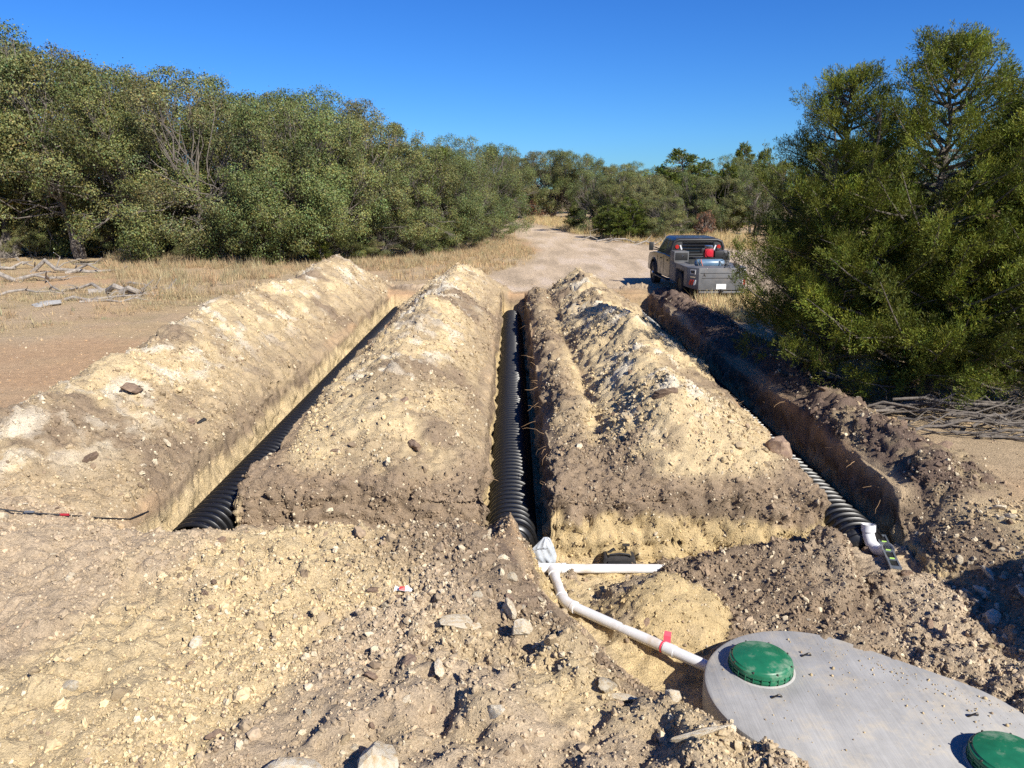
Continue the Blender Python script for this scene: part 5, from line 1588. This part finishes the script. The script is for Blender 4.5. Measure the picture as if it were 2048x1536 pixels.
# blue bundle glimpsed behind the junipers
g = Vector((12.2, 25.5, 0))
bt = thing('tarp_bundle', 'blue tarp bundle glimpsed through the juniper branches', 'tarp', (g.x, g.y, gz(g.x, g.y)))
MB().lathe([(.45, 0), (.5, .2), (.42, .5), (.2, .7), (.001, .74)], 14).build('cover', mat('blue_tarp', (.02, .16, .45), .45, .2, 6, .6, 8), bt, smooth=True)
MB().lathe([(.46, -.05), (.56, .06), (.5, .16)], 14).build('skirt', M['bag'], bt, smooth=True)

# ------------------------------------------------------------------ truck
paint = mat('charcoal_paint', (.030, .033, .036), .30, .15, 3, dirt=(.13, .11, .09), dirt_amt=.22, coat=.4)
bedp = mat('bed_paint', (.11, .113, .118), .5, .2, 4, .15, 120, dirt=(.16, .14, .12), dirt_amt=.3)
glass = mat('dark_glass', (.012, .02, .028), .06, .05, 2, spec=.8)
chrome = mat('chrome', (.6, .6, .6), .2, .05, 5, metal=1.0)
redl = mat('red_lens', (.35, .02, .015), .25, .1, 20)
whl = mat('white_lens', (.6, .6, .6), .25, .1, 20)
tr_p = Vector((6.80, 26.75, 0))
truck = thing('work_truck', 'charcoal flatbed work truck with black headache rack parked by the track', 'truck', (tr_p.x, tr_p.y, gz(tr_p.x, tr_p.y)), (0, 0, R(2.5)))
def wheel(x, y, s):
    w = thing('wheel', None, None); w.parent = truck; w.location = (x, y, .43)
    MB().lathe([(.25, -.15), (.36, -.155), (.415, -.135), (.43, -.09), (.43, .09), (.415, .135), (.36, .155), (.25, .15)], 36, axis='X').build('tyre', M['rubber'], w, smooth=True)
    MB().lathe([(.255, -.14), (.24, -.10 if s > 0 else -.135), (.12, -.11 if s < 0 else -.06), (.001, -.12 if s < 0 else -.05)], 24, axis='X').lathe([(.255, .14), (.24, .135 if s > 0 else .10), (.12, .11 if s > 0 else .06), (.001, .12)], 24, axis='X').build('rim', M['steel'] if y > 2 else M['black'], w, smooth=True)
    if y > 2:
        MB().lathe([(.07, s * .13), (.06, s * .17), (.001, s * .175)], 16, axis='X').build('hub_cap', chrome, w, smooth=True)
for x, s in ((-.86, -1), (.86, 1)):
    wheel(x, 0, s); wheel(x, 4.2, s)
MB().box((-.38, 2.0, .62), (.10, 5.8, .16)).box((.38, 2.0, .62), (.10, 5.8, .16)).box((0, 0, .43), (1.5, .12, .12)).box((0, 4.2, .43), (1.5, .12, .12)).box((0, .0, .45), (.3, .32, .3)).build('chassis', M['black'], truck, bevel=.01)
# flatbed body: rear end with chamfered corners, wheel openings, side boxes
rear = [(-1.0, -.52), (-1.0, -.93), (-.70, -1.28), (.70, -1.28), (1.0, -.93), (1.0, -.52)]
n = len(rear)
MB().add([(x, y, .40 if abs(x) < .8 else .47) for x, y in rear] + [(x, y, 1.13) for x, y in rear], [tuple(range(n))[::-1], tuple(range(n, 2 * n))] + [(k, (k + 1) % n, n + (k + 1) % n, n + k) for k in range(n)]).build('bed_tail', bedp, truck, bevel=.015)
for s in (-1, 1):
    MB().box((s * .80, 0.02, 1.035), (.40, 1.10, .19)).build('wheel_arch_panel', bedp, truck, bevel=.012)
    MB().box((s * .79, 1.02, .80), (.42, .88, .66)).build('side_box', bedp, truck, bevel=.015)
    tb_ = MB().box((s * .74, 1.17, 1.315), (.52, .58, .37)).build('tool_cabinet', bedp, truck, bevel=.012)
    MB().box((s * .74, .872, 1.33), (.44, .012, .26)).build('cabinet_door', M['black'], tb_, bevel=.004)
    MB().box((s * .70, .860, 1.34), (.05, .016, .05)).build('latch', chrome, tb_, bevel=.004)
    MB().box((s * 1.003, 1.02, .80), (.012, .78, .54)).build('box_door', bedp, truck, bevel=.004)
    MB().box((s * .9, -.02, .96), (.2, 1.0, .03)).build('mud_liner', M['black'], truck)
MB().box((0, .12, .99), (1.22, 2.5, .05)).build('deck', bedp, truck)
MB().box((0, -1.262, .96), (1.3, .05, .012)).box((0, -1.262, .80), (1.2, .05, .012)).build('tailgate_seam', M['black'], truck)
MB().box((.06, -1.288, .52), (.33, .012, .17)).build('number_plate', mat('plate_white', (.7, .7, .68), .4, .05, 8), truck)
MB().box((.06, -1.30, .34), (1.5, .12, .06)).build('step_bumper', bedp, truck, bevel=.015)
MB().box((.06, -1.36, .40), (.09, .14, .09)).build('hitch', M['black'], truck, bevel=.008)
chm = math.atan2(-.35, .30)
for s in (-1, 1):
    dirx = Vector((s * -.30, -.35, 0)).normalized()
    nrm = Vector((s * -.35 * -1, 0, 0))
    nv = Vector((s * .35, -.30, 0)).normalized()
    c0_ = Vector((s * .85, -1.105, 0))
    for k in range(3):
        c = c0_ + dirx * (.09 * (k - 1)) + nv * .004 + Vector((0, 0, .64))
        ln_ = MB()
        ring = []
        for q in range(16):
            an = 2 * math.pi * q / 16
            u, v_ = .032 * math.cos(an), .062 * math.sin(an) + (.03 * math.copysign(1, math.sin(an)) if abs(math.sin(an)) > .05 else 0)
            ring.append(c + dirx * (u + .25 * v_) + Vector((0, 0, v_)))
        ln_.add(ring + [p + nv * .02 for p in ring], [tuple(range(16, 32))] + [(q, (q + 1) % 16, 16 + (q + 1) % 16, 16 + q) for q in range(16)])
        ln_.build('tail_light', (redl, redl, whl)[k], truck)
    c = c0_ + nv * .002 + Vector((0, 0, .99))
    m3_ = Matrix((dirx, nv, Vector((0, 0, 1)))).transposed()
    cl = MB().box(c, (.20, .02, .15), m3_).build('work_light', whl, truck)
    MB().box(c + nv * .01, (.15, .02, .10), m3_).build('light_lens', M['black'], cl)
    MB().box(c0_ + nv * .002 + Vector((0, 0, .82)), (.20, .008, .025), m3_).build('maker_strip', chrome, truck)
    d_r = MB().tube([(s * .52 - .04, -1.29, .86), (s * .52, -1.30, .95), (s * .52 + .04, -1.29, .86)], .010, 6).build('tie_ring', chrome, truck)
# headache rack
hr = thing('headache_rack', None, None); hr.parent = truck; hr.location = (0, 1.52, 0)
MB().tube([(-.93, 0, 1.12), (-.93, 0, 1.62), (-.86, 0, 1.80), (-.70, 0, 1.86), (.70, 0, 1.86), (.86, 0, 1.80), (.93, 0, 1.62), (.93, 0, 1.12)], .055, 10).build('frame', M['black'], hr, smooth=True)
for z_ in (1.30, 1.42, 1.54, 1.66, 1.77):
    MB().box((0, 0, z_), (1.16, .04, .05), Matrix.Rotation(.5, 3, 'X')).build('slat', M['black'], hr)
for s in (-1, 1):
    MB().box((s * .72, 0, 1.52), (.30, .035, .62)).build('side_plate', M['black'], hr, bevel=.01)
    MB().lathe([(.075, -.02), (.07, -.035), (.001, -.04)], 20, c=(s * .76, -.01, 1.62), axis='Y').build('rack_light', redl, hr, smooth=True)
    MB().box((s * .62, -.03, 1.60), (.05, .03, .17), Matrix.Rotation(s * .35, 3, 'Y')).build('rack_work_light', whl, hr)
# cab
prof_ = [(1.62, .55), (1.62, 1.27), (2.6, 1.29), (3.85, 1.27), (4.3, 1.24), (5.05, 1.14), (5.22, 1.0), (5.25, .62), (5.20, .48), (4.74, .48)]
for k in range(9):
    an = math.pi * k / 8
    prof_.append((4.2 + .53 * math.cos(an), .50 + .50 * math.sin(an)))
prof_ += [(3.66, .48), (1.9, .48)]
MB().prism(prof_, -.97, .97).build('cab_body', paint, truck, bevel=.03, seg=3)
gh = [(-.93, 1.64, 1.26), (.93, 1.64, 1.26), (.93, 3.92, 1.26), (-.93, 3.92, 1.26), (-.77, 1.74, 1.86), (.77, 1.74, 1.86), (.77, 3.20, 1.88), (-.77, 3.20, 1.88), (-.70, 1.84, 1.935), (.70, 1.84, 1.935), (.70, 3.05, 1.945), (-.70, 3.05, 1.945)]
fq = [(0, 1, 5, 4), (1, 2, 6, 5), (2, 3, 7, 6), (3, 0, 4, 7), (4, 5, 9, 8), (5, 6, 10, 9), (6, 7, 11, 10), (7, 4, 8, 11), (8, 9, 10, 11)]
MB().add(gh, fq).build('cab_roof', paint, truck, bevel=.02)
def side_pt(s, y, z):
    t = (z - 1.26) / .60
    return (s * (.93 - .16 * t + .006), y, z)
for s in (-1, 1):
    for nm, ya, yb, yc, yd in (('rear_window', 1.78, 2.52, 2.50, 1.84), ('front_window', 2.62, 3.72, 3.12, 2.60)):
        MB().add([side_pt(s, ya, 1.31), side_pt(s, yb, 1.31), side_pt(s, yc, 1.80), side_pt(s, yd, 1.80)], [(0, 1, 2, 3)]).build(nm, glass, truck)
    MB().box((s * .985, 3.0, 1.10), (.03, .16, .035)).box((s * .985, 2.0, 1.10), (.03, .16, .035)).build('door_handle', M['black'], truck, bevel=.006)
    MB().box((s * .975, 2.57, .90), (.006, .012, .68)).box((s * .975, 3.62, .85), (.006, .012, .6)).build('door_seam', M['black'], truck)
    mr_ = MB().box((s * 1.24, 3.56, 1.50), (.17, .10, .32)).build('mirror', M['black'], truck, bevel=.03)
    MB().tube([(s * .93, 3.62, 1.34), (s * 1.20, 3.58, 1.40)], .02, 8).tube([(s * .93, 3.62, 1.40), (s * 1.20, 3.58, 1.50)], .02, 8).build('mirror_arm', M['black'], mr_)
    MB().box((s * .98, 2.65, .40), (.18, 1.9, .05)).build('running_board', M['black'], truck, bevel=.012)
    fl_ = MB().tube([(s * .97, 4.2 + .53 * math.cos(math.pi * k / 8), .50 + .50 * math.sin(math.pi * k / 8)) for k in range(9)], .035, 8).build('fender_flare', M['black'], truck, smooth=True)
MB().add([(-.74, 1.655, 1.36), (.74, 1.655, 1.36), (.66, 1.715, 1.78), (-.66, 1.715, 1.78)], [(0, 1, 2, 3)]).build('back_window', glass, truck)
MB().add([(-.84, 3.90, 1.30), (.84, 3.90, 1.30), (.70, 3.245, 1.82), (-.70, 3.245, 1.82)], [(3, 2, 1, 0)]).build('windshield', glass, truck)
MB().box((0, 5.30, .62), (1.9, .14, .24)).build('front_bumper', M['black'], truck, bevel=.03)
MB().box((-.70, -.9, .28), (.36, .02, .30)).box((.70, -.6, .28), (.36, .02, .3)).build('mud_flap', M['black'], truck)
# compressor riding on the deck
cmp_ = thing('air_compressor', 'red-engined air compressor with blue tank on the truck bed', 'air compressor', truck.matrix_basis @ Vector((.0, .10, 1.015)), (0, 0, R(2.5)))
MB().tube([(-.52, -.15, .15), (-.48, -.15, .15), (-.42, -.15, .15), (.42, -.15, .15), (.48, -.15, .15), (.52, -.15, .15)], [.04, .12, .15, .15, .12, .04], 20).build('air_tank', mat('blue_tank', (.09, .16, .24), .35, .15, 5, dirt=(.3, .28, .25), dirt_amt=.15), cmp_, smooth=True)
MB().box((-.3, -.15, .0), (.05, .24, .03)).box((.3, -.15, .0), (.05, .24, .03)).build('tank_feet', M['black'], cmp_)
MB().box((0, .05, .33), (1.0, .42, .03)).build('base_plate', M['black'], cmp_)
eng = MB().box((-.02, .02, .50), (.30, .30, .28)).build('engine', mat('engine_red', (.32, .012, .02), .35, .15, 6), cmp_, bevel=.03)
MB().lathe([(.12, -.14), (.115, -.17), (.06, -.18), (.001, -.18)], 20, c=(-.02, .02, .50), axis='Y').build('recoil_cover', mat('cover_red', (.45, .015, .03), .3, .1, 6), eng, smooth=True)
MB().box((-.02, .02, .70), (.24, .22, .10)).build('fuel_tank', chrome, eng, bevel=.02)
MB().box((-.22, .04, .58), (.12, .2, .16)).build('muffler', M['black'], eng, bevel=.02)
MB().box((.36, .04, .46), (.34, .22, .22)).box((.30, .04, .60), (.10, .14, .12)).build('pump', M['black'], cmp_, bevel=.02)
hos = [((-.5, -.3, .30), (-.38, -.42, .02), (.05, -.45, -.12), (.45, -.42, .0), (.56, -.25, .25)), ((-.42, -.32, .28), (-.2, -.5, -.02), (.2, -.52, -.06), (.5, -.38, .22)), ((-.35, -.30, .3), (-.32, -.45, .08), (-.25, -.62, -.02)), ((.3, -.3, .25), (.42, -.46, .03), (.6, -.4, .2))]
for k, h in enumerate(hos):
    pts = []
    H_ = [Vector(q) for q in h]
    for i in range(len(H_) - 1):
        p0_, p1_, p2_, p3_ = H_[max(i - 1, 0)], H_[i], H_[i + 1], H_[min(i + 2, len(H_) - 1)]
        for t in (0, .25, .5, .75):
            pts.append(.5 * ((2 * p1_) + (p2_ - p0_) * t + (2 * p0_ - 5 * p1_ + 4 * p2_ - p3_) * t * t + (3 * p1_ - p0_ - 3 * p2_ + p3_) * t ** 3))
    pts.append(H_[-1])
    MB().tube(pts, .016, 6).build('hose', (M['black'], M['black'], mat('orange_hose', (.45, .13, .08), .5, .1, 5), M['black'])[k], cmp_, smooth=True)
